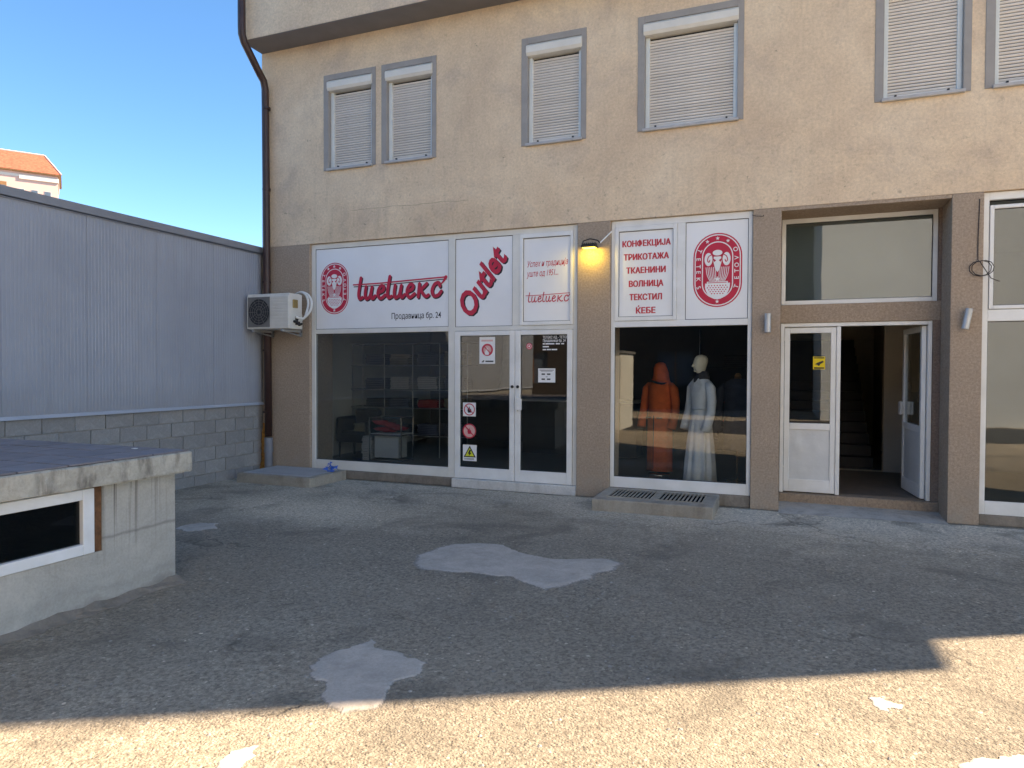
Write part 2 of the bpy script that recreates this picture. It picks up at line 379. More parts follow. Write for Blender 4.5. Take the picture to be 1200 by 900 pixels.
M['block'] = cement('grey_block', (.34,.335,.325), .25, (.19,.185,.175), .4, 3.2, .5, .09)
M['mortar'] = cement('block_mortar', (.38,.36,.33), .25, (.2,.185,.165), .4, 4, .5)
M['wallconc'] = streaked_concrete()
M['slabedge'] = cement('weathered_slab', (.50,.475,.41), .35, (.09,.08,.065), .9, 5.2, .5)
M['tile'] = pm('slate_tile', (.19,.175,.185), .2, 5, .5, bs=60, bstr=.12, rnd=.10)
M['grout'] = pm('tile_grout', (.06,.055,.06), .2, 9, .9)
def sheet():
    m,n,b = newmat('grey_sheet'); co = coords(n)
    f = noise(n, coords(n,(1,1,.12)), 5, 6, .65); g = noise(n, co, .8, 5, .6)
    col = ramp(n, g, [(.3,(.27,.30,.35)),(.7,(.34,.37,.42))])
    col = mix(n, math_(n,'MULTIPLY', ramp(n, f, [(.5,0),(.75,1)]), .35), col, (.22,.235,.26))
    z = N(n,'ShaderNodeSeparateXYZ'); n.links.new(co, z.inputs[0])
    low = N(n,'ShaderNodeMapRange'); low.inputs[1].default_value = 1.55; low.inputs[2].default_value = 1.17; n.links.new(z.outputs[2], low.inputs[0])
    col = mix(n, math_(n,'MULTIPLY', low.outputs[0], math_(n,'MULTIPLY', noise(n, co, 6, 5), .6)), col, (.25,.25,.245))
    n.links.new(col, b.inputs['Base Color']); b.inputs['Roughness'].default_value = .45
    bump(n, b, noise(n, co, 2.2, 3), .10, .02); return m
M['panel'] = sheet()
M['flash'] = pm('flashing', (.23,.245,.27), .1, 2, .45, bs=20, bstr=.02, spec=.5)
M['flash2'] = pm('drip_flashing', (.38,.42,.47), .1, 2, .45, bs=20, bstr=.02, spec=.5)
M['pipe'] = pm('brown_downpipe', (.052,.024,.02), .25, 5, .45, bs=40, bstr=.05, spec=.5)
M['pvc'] = pm('grey_pvc', (.20,.21,.23), .12, 5, .5)
M['foam'] = pm('orange_foam', (.45,.19,.04), .5, 22, .85, bs=40, bstr=.9, bd=.03)
M['acwhite'] = pm('ac_casing', (.66,.64,.58), .12, 3, .5, bs=80, bstr=.03)
M['acdark'] = pm('ac_fan', (.025,.025,.03), .2, 9, .5)
M['acgrey'] = pm('ac_grille', (.17,.17,.165), .15, 9, .6)
M['copper'] = pm('valve_brass', (.40,.29,.12), .2, 30, .4, metal=.6)
M['insul'] = pm('pipe_insulation', (.74,.73,.68), .08, 20, .8)
M['steel'] = pm('galvanised', (.45,.46,.46), .15, 6, .45, metal=.6, bs=50, bstr=.03)
M['grate'] = pm('grate_metal', (.42,.44,.46), .15, 6, .5, metal=.2, bs=80, bstr=.05)
M['chrome'] = pm('chrome', (.7,.7,.72), .05, 6, .15, metal=1, bstr=0)
M['dark'] = pm('dark_void', (.012,.012,.013), .2, 5, .9)  # near-black colour stands in for shade inside the vent shafts
M['lining'] = pm('dark_lining', (.05,.05,.052), .2, 5, .9)
M['gasket'] = pm('rubber_gasket', (.035,.035,.035), .2, 20, .7, bstr=0)
M['blackp'] = pm('black_metal', (.02,.02,.021), .2, 8, .5)
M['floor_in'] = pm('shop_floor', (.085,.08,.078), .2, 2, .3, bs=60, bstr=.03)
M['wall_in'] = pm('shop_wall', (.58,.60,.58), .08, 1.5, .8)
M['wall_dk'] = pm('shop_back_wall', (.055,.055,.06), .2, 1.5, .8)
M['hall_wall'] = pm('hall_wall', (.64,.56,.46), .12, 1.5, .85)
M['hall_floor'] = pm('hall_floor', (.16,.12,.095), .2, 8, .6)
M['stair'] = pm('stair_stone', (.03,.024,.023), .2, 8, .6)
M['orange'] = pm('orange_wool', (.75,.13,.035), .15, 14, .85, bs=300, bstr=.2)
M['grey_cloth'] = pm('pale_grey_cloth', (.60,.59,.58), .1, 14, .8, bs=300, bstr=.15)
M['dark_cloth'] = pm('dark_cloth', (.03,.028,.035), .25, 14, .9, bs=300, bstr=.2)
M['navy_cloth'] = pm('charcoal_cloth', (.06,.06,.075), .25, 14, .9, bs=300, bstr=.2)
M['red_cloth'] = pm('red_cloth', (.42,.03,.035), .2, 14, .85, bs=200, bstr=.3)
M['tan_cloth'] = pm('tan_cloth', (.30,.24,.15), .2, 14, .85, bs=200, bstr=.3)
M['blue_cloth'] = pm('slate_blue_cloth', (.10,.11,.16), .2, 14, .85, bs=200, bstr=.3)
M['white_cloth'] = pm('white_cloth', (.5,.49,.47), .12, 14, .85, bs=200, bstr=.3)
M['mskin'] = pm('mannequin_plastic', (.62,.55,.45), .05, 8, .45)
M['leather'] = pm('black_leather', (.018,.017,.017), .2, 12, .45, bs=120, bstr=.1)
M['wood'] = pm('wood', (.28,.14,.06), .25, 14, .6)
M['pvcw'] = pm('white_window_plastic', (.76,.78,.79), .05, 4, .35, bstr=0, tint=(.66,.67,.66))
M['woodstrip'] = pm('stained_timber', (.17,.075,.035), .5, 16, .85, bs=60, bstr=.4)
M['dentmetal'] = pm('dented_sheet', (.62,.64,.64), .06, 5, .32, bs=7, bstr=.35, bd=.02)
M['bluebag'] = pm('blue_plastic', (.02,.16,.62), .2, 30, .35)
M['cable'] = pm('black_cable', (.03,.022,.02), .2, 30, .6)
M['roof'] = pm('terracotta_tile', (.36,.115,.065), .4, 2.6, .8, bs=9, bstr=.4)
M['pinkwall'] = pm('pink_house_wall', (.58,.40,.37), .05, .4, .9)
M['housewhite'] = pm('house_white', (.58,.56,.54), .04, .4, .8)
M['housewin'] = pm('far_window_glass', (.10,.14,.19), .2, 1, .15, bstr=0)
M['gwhite'] = pm('garage_plaster', (.78,.75,.66), .06, 1, .9)
M['paleblue'] = pm('pale_block_wall', (.70,.74,.75), .08, .6, .9)
M['road'] = pm('road_asphalt', (.05,.05,.052), .2, 3, .85, bs=60, bstr=.4)
M['terrace'] = pm('dark_terrace_wall', (.06,.05,.045), .2, 1, .9)
M['peach'] = pm('peach_panel', (.72,.34,.20), .1, 1, .7)
M['roofing'] = pm('roof_felt', (.2,.2,.2), .2, 2, .9)
M['stone'] = pm('small_stone', (.34,.32,.29), .3, 30, .9)
mled, nl, bl = newmat('lamp_glow'); bl.inputs['Base Color'].default_value = (.9,.8,.4,1); bl.inputs['Emission Color'].default_value = (1,.72,.12,1); bl.inputs['Emission Strength'].default_value = 1.27
M['led'] = mled

# ------------------------------------------------------------------ ground
g = MB(); g.add([(-500,-500,0),(500,-500,0),(500,500,0),(-500,500,0)], [(0,1,2,3)])
tag(g.build('ground', M['ground']), kind='structure')
g = MB(); g.add([(-300,-15.6,.004),(300,-15.6,.004),(300,-10.4,.004),(-300,-10.4,.004)], [(0,1,2,3)])
tag(g.build('road', M['road']), kind='structure')

def ragged(poly, amp, depth=4):
    out = list(poly)
    for d in range(depth):
        nx = []
        for i in range(len(out)):
            a,b = out[i], out[(i+1)%len(out)]; L = math.hypot(b[0]-a[0], b[1]-a[1])
            k = (random.random()-.5)*2*L*min(.22, amp*(1.6 if d else 1.0)*1.6)
            nx += [a, ((a[0]+b[0])/2-(b[1]-a[1])/max(L,1e-6)*k, (a[1]+b[1])/2+(b[0]-a[0])/max(L,1e-6)*k)]
        out = nx
    return out
def patch(poly, mat, label, amp=.07, h=.007):
    p = ragged(poly, amp); cx = sum(q[0] for q in p)/len(p); cy = sum(q[1] for q in p)/len(p)
    n = len(p); b = MB()
    inner = [(cx+(x-cx)*.90, cy+(y-cy)*.90) for x,y in p]
    b.add([(x,y,.0008) for x,y in p]+[(x,y,h) for x,y in inner], [(i,(i+1)%n,n+(i+1)%n,n+i) for i in range(n)]+[[n+i for i in range(n)]])
    o = b.build('cement_patch', mat)
    at = o.data.attributes.new('core','FLOAT','POINT'); at.data.foreach_set('value', [0.0]*n+[1.0]*n)
    bm = bmesh.new(); bm.from_mesh(o.data); bmesh.ops.recalc_face_normals(bm, faces=bm.faces)
    up = [f for f in bm.faces if len(f.verts) > 4]
    if up and up[0].normal.z < 0: bmesh.ops.reverse_faces(bm, faces=bm.faces)
    bm.to_mesh(o.data); bm.free()
    return tag(o, label, 'cement patch', 'cement repairs on the yard')
patch([(-3.0,-3.69),(-3.11,-3.44),(-3.05,-3.18),(-2.98,-2.95),(-2.76,-2.82),(-2.51,-2.79),(-2.31,-2.95),(-2.15,-3.04),(-1.88,-3.09),(-1.6,-2.97),(-1.42,-2.9),(-1.27,-2.99),(-1.29,-3.22),(-1.41,-3.37),(-1.43,-3.58),(-1.55,-3.8),(-1.67,-3.96),(-1.84,-3.87),(-2.04,-3.73),(-2.21,-3.78),(-2.42,-3.76),(-2.63,-3.82),(-2.82,-3.84)], M['patch_g'], 'largest smooth grey cement patch, in front of the double door', .05)
patch([(-2.51,-5.75),(-2.52,-5.65),(-2.49,-5.54),(-2.43,-5.4),(-2.4,-5.27),(-2.3,-5.38),(-2.2,-5.39),(-2.08,-5.4),(-2.02,-5.45),(-1.9,-5.45),(-1.86,-5.56),(-1.89,-5.67),(-1.94,-5.75),(-1.92,-5.85),(-1.88,-5.95),(-1.87,-6.05),(-2.0,-6.15),(-2.1,-6.12),(-2.22,-6.02),(-2.27,-5.92),(-2.39,-5.88)], M['patch_g'], 'ragged grey cement patch reaching the edge of the sunlight', .10)
patch([(-2.25,-6.69),(-2.26,-6.6),(-2.18,-6.52),(-2.13,-6.59),(-2.14,-6.64),(-2.12,-6.68),(-2.19,-6.75)], M['patch_w'], 'small pale cement patch at the lower left edge of the photo', .16, .005)
patch([(-5.98,-3.52),(-6.03,-3.37),(-5.96,-3.2),(-5.76,-3.12),(-5.57,-3.35),(-5.67,-3.48),(-5.78,-3.56)], M['patch_g'], 'small grey cement patch just right of the concrete slab corner', .1)
patch([(.44,-4.98),(.5,-4.95),(.53,-4.98),(.61,-5.0),(.59,-5.06),(.52,-5.07),(.54,-5.12),(.48,-5.1)], M['patch_w'], 'tiny broken pale cement smear in the sunlit right foreground', .2, .004)
patch([(.76,-5.49),(.84,-5.41),(.95,-5.36),(1.03,-5.32),(1.1,-5.4),(1.01,-5.53),(.71,-5.62)], M['patch_w'], 'whitish cement patch in the lower right corner of the photo', .14, .005)

# loose grit
b = MB(); r2 = random.Random(3)
for i in range(2600):
    x = r2.uniform(-5.5,3.5); y = -7.6+7.4*r2.random()**1.3; s = r2.choice([.0035,.005,.005,.007,.007,.011])*(.7+.6*r2.random())
    if x < -4.35 and y < -4.7: continue
    a = r2.random()*6.3; c,sn = math.cos(a), math.sin(a); z = s*.55
    q = [(1,0),(.3,.9),(-.8,.6),(-.9,-.5),(.2,-1)]
    vs = [(x+s*(c*u-sn*v), y+s*(sn*u+c*v), .0005) for u,v in q]+[(x+s*.4*c,y+s*.4*sn,z),(x-s*.35*c,y-s*.3*sn,z*.9)]
    b.add(vs, [(0,1,5),(1,2,6,5),(2,3,6),(3,4,6),(4,0,5,6)])
tag(b.build('grit', M['stone']), 'loose grit and small stones scattered over the asphalt yard', 'grit', kind='stuff')

# ------------------------------------------------------------------ the shop building
XL, XR = -7.92, 8.0
B = empty('shop_building', (0,4,0), 'beige stuccoed building with shuttered upper windows above shop fronts and an open entrance', 'building')
def wall_holes(b, x0,x1,z0,z1,y0,y1,holes,m=0,mr=None):
    xs = sorted({x0,x1,*[h[0] for h in holes],*[h[1] for h in holes]}); zs = sorted({z0,z1,*[h[2] for h in holes],*[h[3] for h in holes]})
    inh = lambda x,z: any(h[0]<x<h[1] and h[2]<z<h[3] for h in holes)
    for i in range(len(xs)-1):
        for j in range(len(zs)-1):
            a,c,d,e = xs[i],xs[i+1],zs[j],zs[j+1]
            if inh((a+c)/2,(d+e)/2): continue
            b.add([(a,y0,d),(c,y0,d),(c,y0,e),(a,y0,e)],[(0,1,2,3)],m)
            b.add([(a,y1,d),(c,y1,d),(c,y1,e),(a,y1,e)],[(3,2,1,0)],m)
    mr = m if mr is None else mr
    for h in holes:
        a,c,d,e = h
        b.add([(a,y0,d),(a,y0,e),(a,y1,e),(a,y1,d)],[(0,1,2,3)],mr); b.add([(c,y0,d),(c,y1,d),(c,y1,e),(c,y0,e)],[(0,1,2,3)],mr)
        b.add([(a,y0,e),(c,y0,e),(c,y1,e),(a,y1,e)],[(0,1,2,3)],mr); b.add([(a,y0,d),(a,y1,d),(c,y1,d),(c,y0,d)],[(0,1,2,3)],mr)
    for (p,q) in (((x0,z0),(x0,z1)),((x0,z1),(x1,z1)),((x1,z1),(x1,z0)),((x1,z0),(x0,z0))):
        b.add([(p[0],y0,p[1]),(q[0],y0,q[1]),(q[0],y1,q[1]),(p[0],y1,p[1])],[(0,1,2,3)],m)
WINS = [(-6.70,-5.75),(-5.65,-4.72),(-3.39,-2.46),(-1.77,-.46),(.98,1.93),(2.06,3.02)]
WZ0, WZ1 = 4.82, 6.30
holes = [(a+.086,c-.071,WZ0+.024,WZ1-.081) for a,c in WINS]
b = MB(); wall_holes(b, XL, XR, 3.70, 6.84, 0, .32, holes, 0, 1); b.build('wall', [M['stucco'],M['band']], B)
b = MB(); b.box(XL,XL+.3,.32,10,3.7,6.84); b.box(XR-.3,XR,.32,10,0,6.84); b.box(XL+.3,XR-.3,9.7,10,0,6.84); b.box(XL,XL+.3,.60,9.7,0,3.7); b.build('side_wall', M['stucco'], B)
b = MB(); b.box(XL+.3,XR-.3,.321,9.7,3.701,3.9); b.build('floor_slab', M['soffit'], B)
b = MB(); b.add([(XL,-.46,6.86),(XR,-.46,6.86),(XR,-.46,12.6),(XL,-.46,12.6)],[(0,1,2,3)]); b.box(XL,XR,-.455,10,6.86,12.6); 
b2 = MB(); b2.box(XL,XR,-.46,10,6.85,12.6); b2.build('upper_storey_wall', M['stucco'], B)
b = MB(); b.box(XL+.004,XR-.004,-.455,10,6.842,6.849); b.build('soffit', M['soffit'], B)
b = MB(); b.box(XL-.1,XR+.1,-.6,10.2,12.602,12.75); b.build('roof', M['roofing'], B)

slatm = {}
for (a,c) in WINS:
    h0,h1,v0,v1 = a+.09,c-.075,WZ0+.03,WZ1-.085
    # painted band standing just proud of the stucco
    b = MB(); b.box(a,h0,-.012,.06,WZ0,WZ1); b.box(h1,c,-.012,.06,WZ0,WZ1); b.box(h0,h1,-.012,.06,v1,WZ1)
    win = b.build('window', M['band'], B, bevel=.004)
    b = MB(); b.box(h0+.005,h1-.005,.16,.3,v0,v1); b.build('back_panel', M['band'], win); b = MB(); b.box(h0+.045,h1-.045,.118,.122,v0+.01,v1-.05); b.build('backing', M['blackp'], win)  # black sheet behind the slats stands in for shade in the gaps
    b = MB(); b.box(h0+.001,h0+.05,.055,.16,v0+.01,v1-.17); b.build('guide_rail', M['rail'], win, bevel=.004)
    b = MB(); b.box(h1-.05,h1-.001,.055,.16,v0+.01,v1-.17); b.build('guide_rail', M['rail'], win, bevel=.004)
    # shutter box, octagonal nose
    b = MB(); prof = [(.16,v1-.004),(.0,v1-.004),(-.035,v1-.04),(-.035,v1-.125),(-.01,v1-.165),(.16,v1-.175)]
    n = len(prof); x0,x1 = h0-.018,h1+.012
    b.add([(x0,y,z) for y,z in prof]+[(x1,y,z) for y,z in prof],[tuple(range(n)),tuple(range(2*n-1,n-1,-1))]+[(i,n+i,n+(i+1)%n,(i+1)%n) for i in range(n)])
    b.build('shutter_box', M['sbox'], win, bevel=.003)
    b = MB(); b.box(h0-.02,h1+.02,-.045,.15,WZ0-.012,WZ0+.026); b.build('sill', M['sillm'], win, bevel=.005)
    p = .037; w = round(h1-h0-.10,3)
    if w not in slatm:
        sb = MB(); pr = [(.014,-.0165),(.002,-.0140),(-.005,0),(.0,.0112),(.014,.0128)]; k = len(pr)
        sb.add([(0,y,z) for y,z in pr]+[(w,y,z) for y,z in pr],[tuple(range(k)),tuple(range(2*k-1,k-1,-1))]+[(i,k+i,k+(i+1)%k,(i+1)%k) for i in range(k)])
        slatm[w] = sb.mesh('slat', M['slat'])
    ns = int((v1-.18-(v0+.06))/p)
    for i in range(ns):
        o = bpy.data.objects.new('slat', slatm[w]); link(o, win, Matrix.Translation((h0+.05, .085+random.uniform(-.0012,.0012), v0+.075+i*p)))
    b = MB(); b.box(h0+.05,h1-.05,.075,.10,v0+.008,v0+.055); b.build('bottom_bar', M['slat'], win, bevel=.004)
    for sx in (h0+.12,h1-.14):
        b = MB(); b.box(sx,sx+.022,.045,.074,v0+.03,v0+.048); b.build('stop', M['blackp'], win)

# pillars and recess
for (a,c) in ((XL,-6.98),(-2.575,-2.12),(-.335,-.005),(1.77,2.075)):
    b = MB(); b.box(a,c,0.0,.60,0,3.699); b.build('pillar', M['brown'], B, bevel=.008)
b = MB(); b.box(4.52,8.0,0.0,.6,0,3.699); b.build('pillar', M['brown'], B, bevel=.008)
EY = .50
b = MB(); b.box(-.004,1.769,EY-.02,EY+.16,2.325,2.555); b.build('lintel', M['brown'], B, bevel=.006)
b = MB(); b.box(-.004,1.769,.004,.6,3.655,3.698); b.build('recess_soffit', M['brown'], B)
b = MB(); b.box(1.69,1.769,EY-.02,EY+.14,.151,2.324); b.box(1.735,1.769,EY-.02,EY+.14,2.556,3.654); b.build('recess_jamb', M['brown2'], B)
b = MB(); b.box(-.004,1.769,EY-.06,EY+.20,0,.15); b.build('threshold', M['granite'], B, bevel=.008)
b = MB(); b.add([(-.004,EY-.061,.045),(1.769,EY-.061,.035),(1.769,-.1,.0015),(-.004,-.15,.0015)],[(0,1,2,3)]); 
b.build('entrance_ramp', M['patch'], B)

# plinths
b = MB(); b.box(-6.979,-4.452,.03,.22,0,.128); b.build('plinth', M['plinth'], B, bevel=.012)
b = MB(); b.box(-4.45,-2.578,-.03,.24,0,.129); b.build('door_step', M['marble'], B, bevel=.008)
b = MB(); b.box(-2.119,-.336,.03,.22,0,.148); b.build('plinth', M['plinth'], B, bevel=.012)
b = MB(); b.box(2.076,4.519,.03,.22,0,.12); b.build('plinth', M['plinth'], B, bevel=.012)

FY0, FY1 = .045, .11          # shop front frames
def frame(name, rects, mat, parent, y0=FY0, y1=FY1, bev=.005):
    b = MB()
    for r in rects: b.box(r[0],r[1],y0,y1,r[2],r[3])
    return b.build(name, mat, parent, bevel=bev)
def pane(name, x0,x1,z0,z1, y, mat, parent, t=.006):
    b = MB(); b.box(x0,x1,y,y+t,z0,z1); gasket(x0,x1,z0,z1,y-.0005,parent); return b.build(name, mat, parent)
def gasket(x0,x1,z0,z1,y,parent,w=.007):
    b = MB(); b.box(x0,x0+w,y-.004,y,z0,z1); b.box(x1-w,x1,y-.004,y,z0,z1); b.box(x0+w,x1-w,y-.004,y,z0,z0+w); b.box(x0+w,x1-w,y-.004,y,z1-w,z1)
    return b.build('gasket', M['gasket'], parent)
A = M['alu_cream']
# --- front A: display window, sign boxes and double door
fa = frame('shopfront_frame', [(-6.978,-6.905,.13,3.695),(-4.542,-4.435,.13,3.695),(-2.640,-2.578,.13,3.695),
   (-6.905,-4.542,3.615,3.695),(-4.435,-2.640,3.615,3.695),(-6.905,-4.542,2.275,2.345),(-4.435,-2.640,2.275,2.335),
   (-6.905,-4.542,.13,.275),(-3.535,-3.42,2.335,3.615)], A, B)
pane('display_glass', -6.905,-4.542,.275,2.275,.075, M['glass_dim'], fa)
frame('casement_frame', [(-3.418,-3.375,2.337,3.613),(-2.685,-2.642,2.337,3.613),(-3.375,-2.685,3.555,3.613),(-3.375,-2.685,2.337,2.39)], M['alu'], fa, FY0-.012, FY1-.03)
# --- front B
fb = frame('shopfront_frame', [(-2.117,-2.068,.15,3.695),(-.385,-.338,.15,3.695),(-2.068,-.385,3.61,3.695),(-2.068,-.385,2.285,2.365),(-2.068,-.385,.15,.29),(-1.255,-1.15,2.365,3.61)], M['alu'], B)
pane('display_glass', -2.068,-.385,.29,2.285,.075, M['glass'], fb)
frame('casement_frame', [(-2.066,-2.018,2.367,3.608),(-1.305,-1.257,2.367,3.608),(-2.018,-1.305,3.55,3.608),(-2.018,-1.305,2.367,2.42)], M['alu'], fb, FY0-.012, FY1-.03)
# --- front C at the right edge
fc = frame('shopfront_frame', [(2.078,2.135,.12,3.695),(4.45,4.517,.12,3.695),(2.135,4.45,3.61,3.695),(2.135,4.45,2.27,2.40),(2.135,4.45,.12,.27),(3.25,3.33,.27,2.27)], M['alu'], B)
pane('display_glass', 2.135,3.25,.27,2.27,.075, M['glass_dusty'], fc); pane('display_glass', 3.33,4.45,.27,2.27,.075, M['glass_dusty'], fc)
# tilted-open fanlight
t = frame('fanlight_frame', [(2.14,2.18,2.405,3.55),(4.41,4.449,2.405,3.55),(2.18,4.41,2.405,2.445),(2.18,4.41,3.51,3.55)], M['alu'], fc, FY0-.01, FY1-.02)
pane('fanlight_glass', 2.18,4.41,2.445,3.51,.065, M['glass_dusty'], fc)

# sign boxes
SY = .062
def sign(x0,x1,z0,z1,label,parent=B,y=SY):
    b = MB(); b.box(x0,x1,y,y+.03,z0,z1); o = b.build('sign_panel', M['film'], parent); o['label'] = label; gasket(x0,x1,z0,z1,y-.0005,o); return o
sA = sign(-6.905,-4.542,2.345,3.615,'wide white sign panel with red ram emblem and red script wordmark')
sO = sign(-4.435,-3.535,2.335,3.615,'white sign panel with slanting red word Outlet')
sU = sign(-3.375,-2.685,2.39,3.555,'white sign panel with small red handwriting and wordmark')
sK = sign(-2.018,-1.305,2.42,3.55,'white sign panel listing six red words')
sL = sign(-1.15,-.385,2.365,3.61,'white sign panel with large red ram emblem')

def text(s, size, mat, parent, x, y, z, align='LEFT', shear=0, off=0, sx=1, rot=0, name='lettering', space=1, layers=None):
    cu = bpy.data.curves.new('txt','FONT'); cu.body = s; cu.size = size; cu.align_x = align; cu.shear = shear; cu.offset = off*size; cu.space_character = space; cu.resolution_u = 3; cu.extrude = .0004
    o = bpy.data.objects.new('txt', cu); COL.objects.link(o); dg = bpy.context.evaluated_depsgraph_get()
    me = bpy.data.meshes.new_from_object(o.evaluated_get(dg)); bpy.data.objects.remove(o); bpy.data.curves.remove(cu)
    me.name = name; me.materials.clear()
    T = Matrix.Translation((x,y,z)) @ Matrix.Rotation(math.pi/2,4,'X') @ Matrix.Rotation(rot,4,'Z') @ Matrix.Diagonal((sx,1,1,1))
    me.transform(T)
    me.materials.append(mat); me.polygons.foreach_set('material_index',[0]*len(me.polygons))
    ob = bpy.data.objects.new(name, me); return link(ob, parent)

def star(cx,cz,r):
    return [(cx+(r if i%2==0 else r*.42)*math.sin(i*math.pi/5), cz+(r if i%2==0 else r*.42)*math.cos(i*math.pi/5)) for i in range(10)]
def stadium(cx,cz,hw,hh,n=18):
    out = []
    for i in range(n+1): a = math.pi*i/n; out.append((cx+hw*math.cos(a), cz+(hh-hw)+hw*math.sin(a)))
    for i in range(n+1): a = math.pi+math.pi*i/n; out.append((cx+hw*math.cos(a), cz-(hh-hw)+hw*math.sin(a)))
    return out
def emblem(cx,cz,hw,hh,y,parent,letters=('TETEKS','TETOVO')):
    b = MB(); s = hw; L = [y]
    def lay(poly,m): L[0] -= .0007; b.xz(poly, L[0], y, m)
    lay(stadium(cx,cz,hw,hh),0); lay(stadium(cx,cz,hw-.055*s,hh-.055*s),1); lay(stadium(cx,cz,hw-.10*s,hh-.10*s),0)
    lay(stadium(cx,cz,hw*.64,hh-.36*s),1); lay(stadium(cx,cz,hw*.595,hh-.405*s),0)
    P = lambda u,v: (cx+u*s, cz+v*s)        # emblem units: half width = 1
    iw, ih = .55, hh/s-.45
    # basket
    n = 14; bz = -.56
    bk = [P(-.50,bz),P(.52,bz)]+[P(.52*math.cos(a), bz-.02-(ih-.46)*math.sin(a)) for a in [math.pi*i/n for i in range(1,n)]]
    lay(bk,1)
    L[0] -= .0007
    for r in range(5):
        for q in range(-4,5):
            u = q*.115+(.057 if r%2 else 0); v = bz-.10-r*.085
            if (u/.5)**2+((v-bz)/(ih-.5))**2 < .82: b.xz([P(u-.034,v),P(u,v+.032),P(u+.034,v),P(u,v-.032)], L[0], y, 0)
    lay([P(-.43,bz-.015),P(.43,bz-.015),P(.43,bz+.075),P(-.43,bz+.075)],1); lay([P(-.38,bz+.012),P(.38,bz+.012),P(.38,bz+.04),P(-.38,bz+.04)],0)
    # yarn rays
    L[0] -= .0007
    for q in range(-6,7):
        if q == 0: continue
        t = q/6; b.ribbon([P(t*.30,bz+.10),P(t*.42,bz+.36),P(t*.47,bz+.68)], .028*s, L[0]-.0001*abs(q), 1, 3)
    lay(star(*P(0,bz+.17),.13*s),1)
    # ram: wool cap, horns, face
    hz = .46
    for sg in (-1,1):
        pts = [P(sg*(.37+.165*math.cos(a)), hz+.28*math.sin(a)) for a in [2*math.pi*i/20 for i in range(20)]]
        lay(pts,1); L[0] -= .0007
        b.ribbon([P(sg*.23,hz+.20),P(sg*.36,hz+.12),P(sg*.41,hz-.04),P(sg*.35,hz-.12),P(sg*.31,hz-.03)], .04*s, L[0], 0, 4)
    lay([P(.20*math.cos(a), hz+.27+.12*math.sin(a)) for a in [2*math.pi*i/18 for i in range(18)]],1)
    L[0] -= .0007; b.ribbon([P(-.2,hz+.17),P(0,hz+.13),P(.2,hz+.17)], .028*s, L[0], 0, 4)
    lay([P(-.15,hz+.11),P(.15,hz+.11),P(.17,hz-.10),P(.09,hz-.42),P(0,hz-.55),P(-.09,hz-.42),P(-.17,hz-.10)],1)
    for sg in (-1,1): lay([P(sg*.05,hz-.05),P(sg*.175,hz+.03),P(sg*.14,hz-.13)],0)
    L[0] -= .0007
    for u,v in ((0,hh/s-.235),(-.42,hh/s-.36),(.42,hh/s-.36),(0,-hh/s+.235)): b.xz(star(*P(u,v),.085*s), L[0], y, 1)
    b.build('emblem', [M['red'],M['white']], parent)
    ys = L[0]-.0005; cs = hh/s-1
    # letters run down the left and up the right, tops to the middle
    span = [cs+.30, cs*.66+.10, cs*.30, -cs*.12, -cs*.55-.05, -cs-.18]
    for i,ch in enumerate(letters[0]):
        v = span[i]; u = -.865 if abs(v) < cs else -.865*math.cos((abs(v)-cs)/.82)
        text(ch, .25*s, M['white'], parent, cx+u*s-.095*s*0, ys, cz+v*s, 'CENTER', 0, .02, 1, -math.pi/2-(0 if abs(v)<cs else (.45 if v>0 else -.35)))
    for i,ch in enumerate(letters[1]):
        v = span[5-i]; u = .865 if abs(v) < cs else .865*math.cos((abs(v)-cs)/.82)
        text(ch, .25*s, M['white'], parent, cx+u*s+.0*s, ys, cz+v*s, 'CENTER', 0, .02, 1, math.pi/2+(0 if abs(v)<cs else (.45 if v>0 else -.35)))
emblem(-6.55,2.985,.262,.405,SY-.001,sA)
emblem(-.755,2.985,.297,.468,SY-.001,sL)

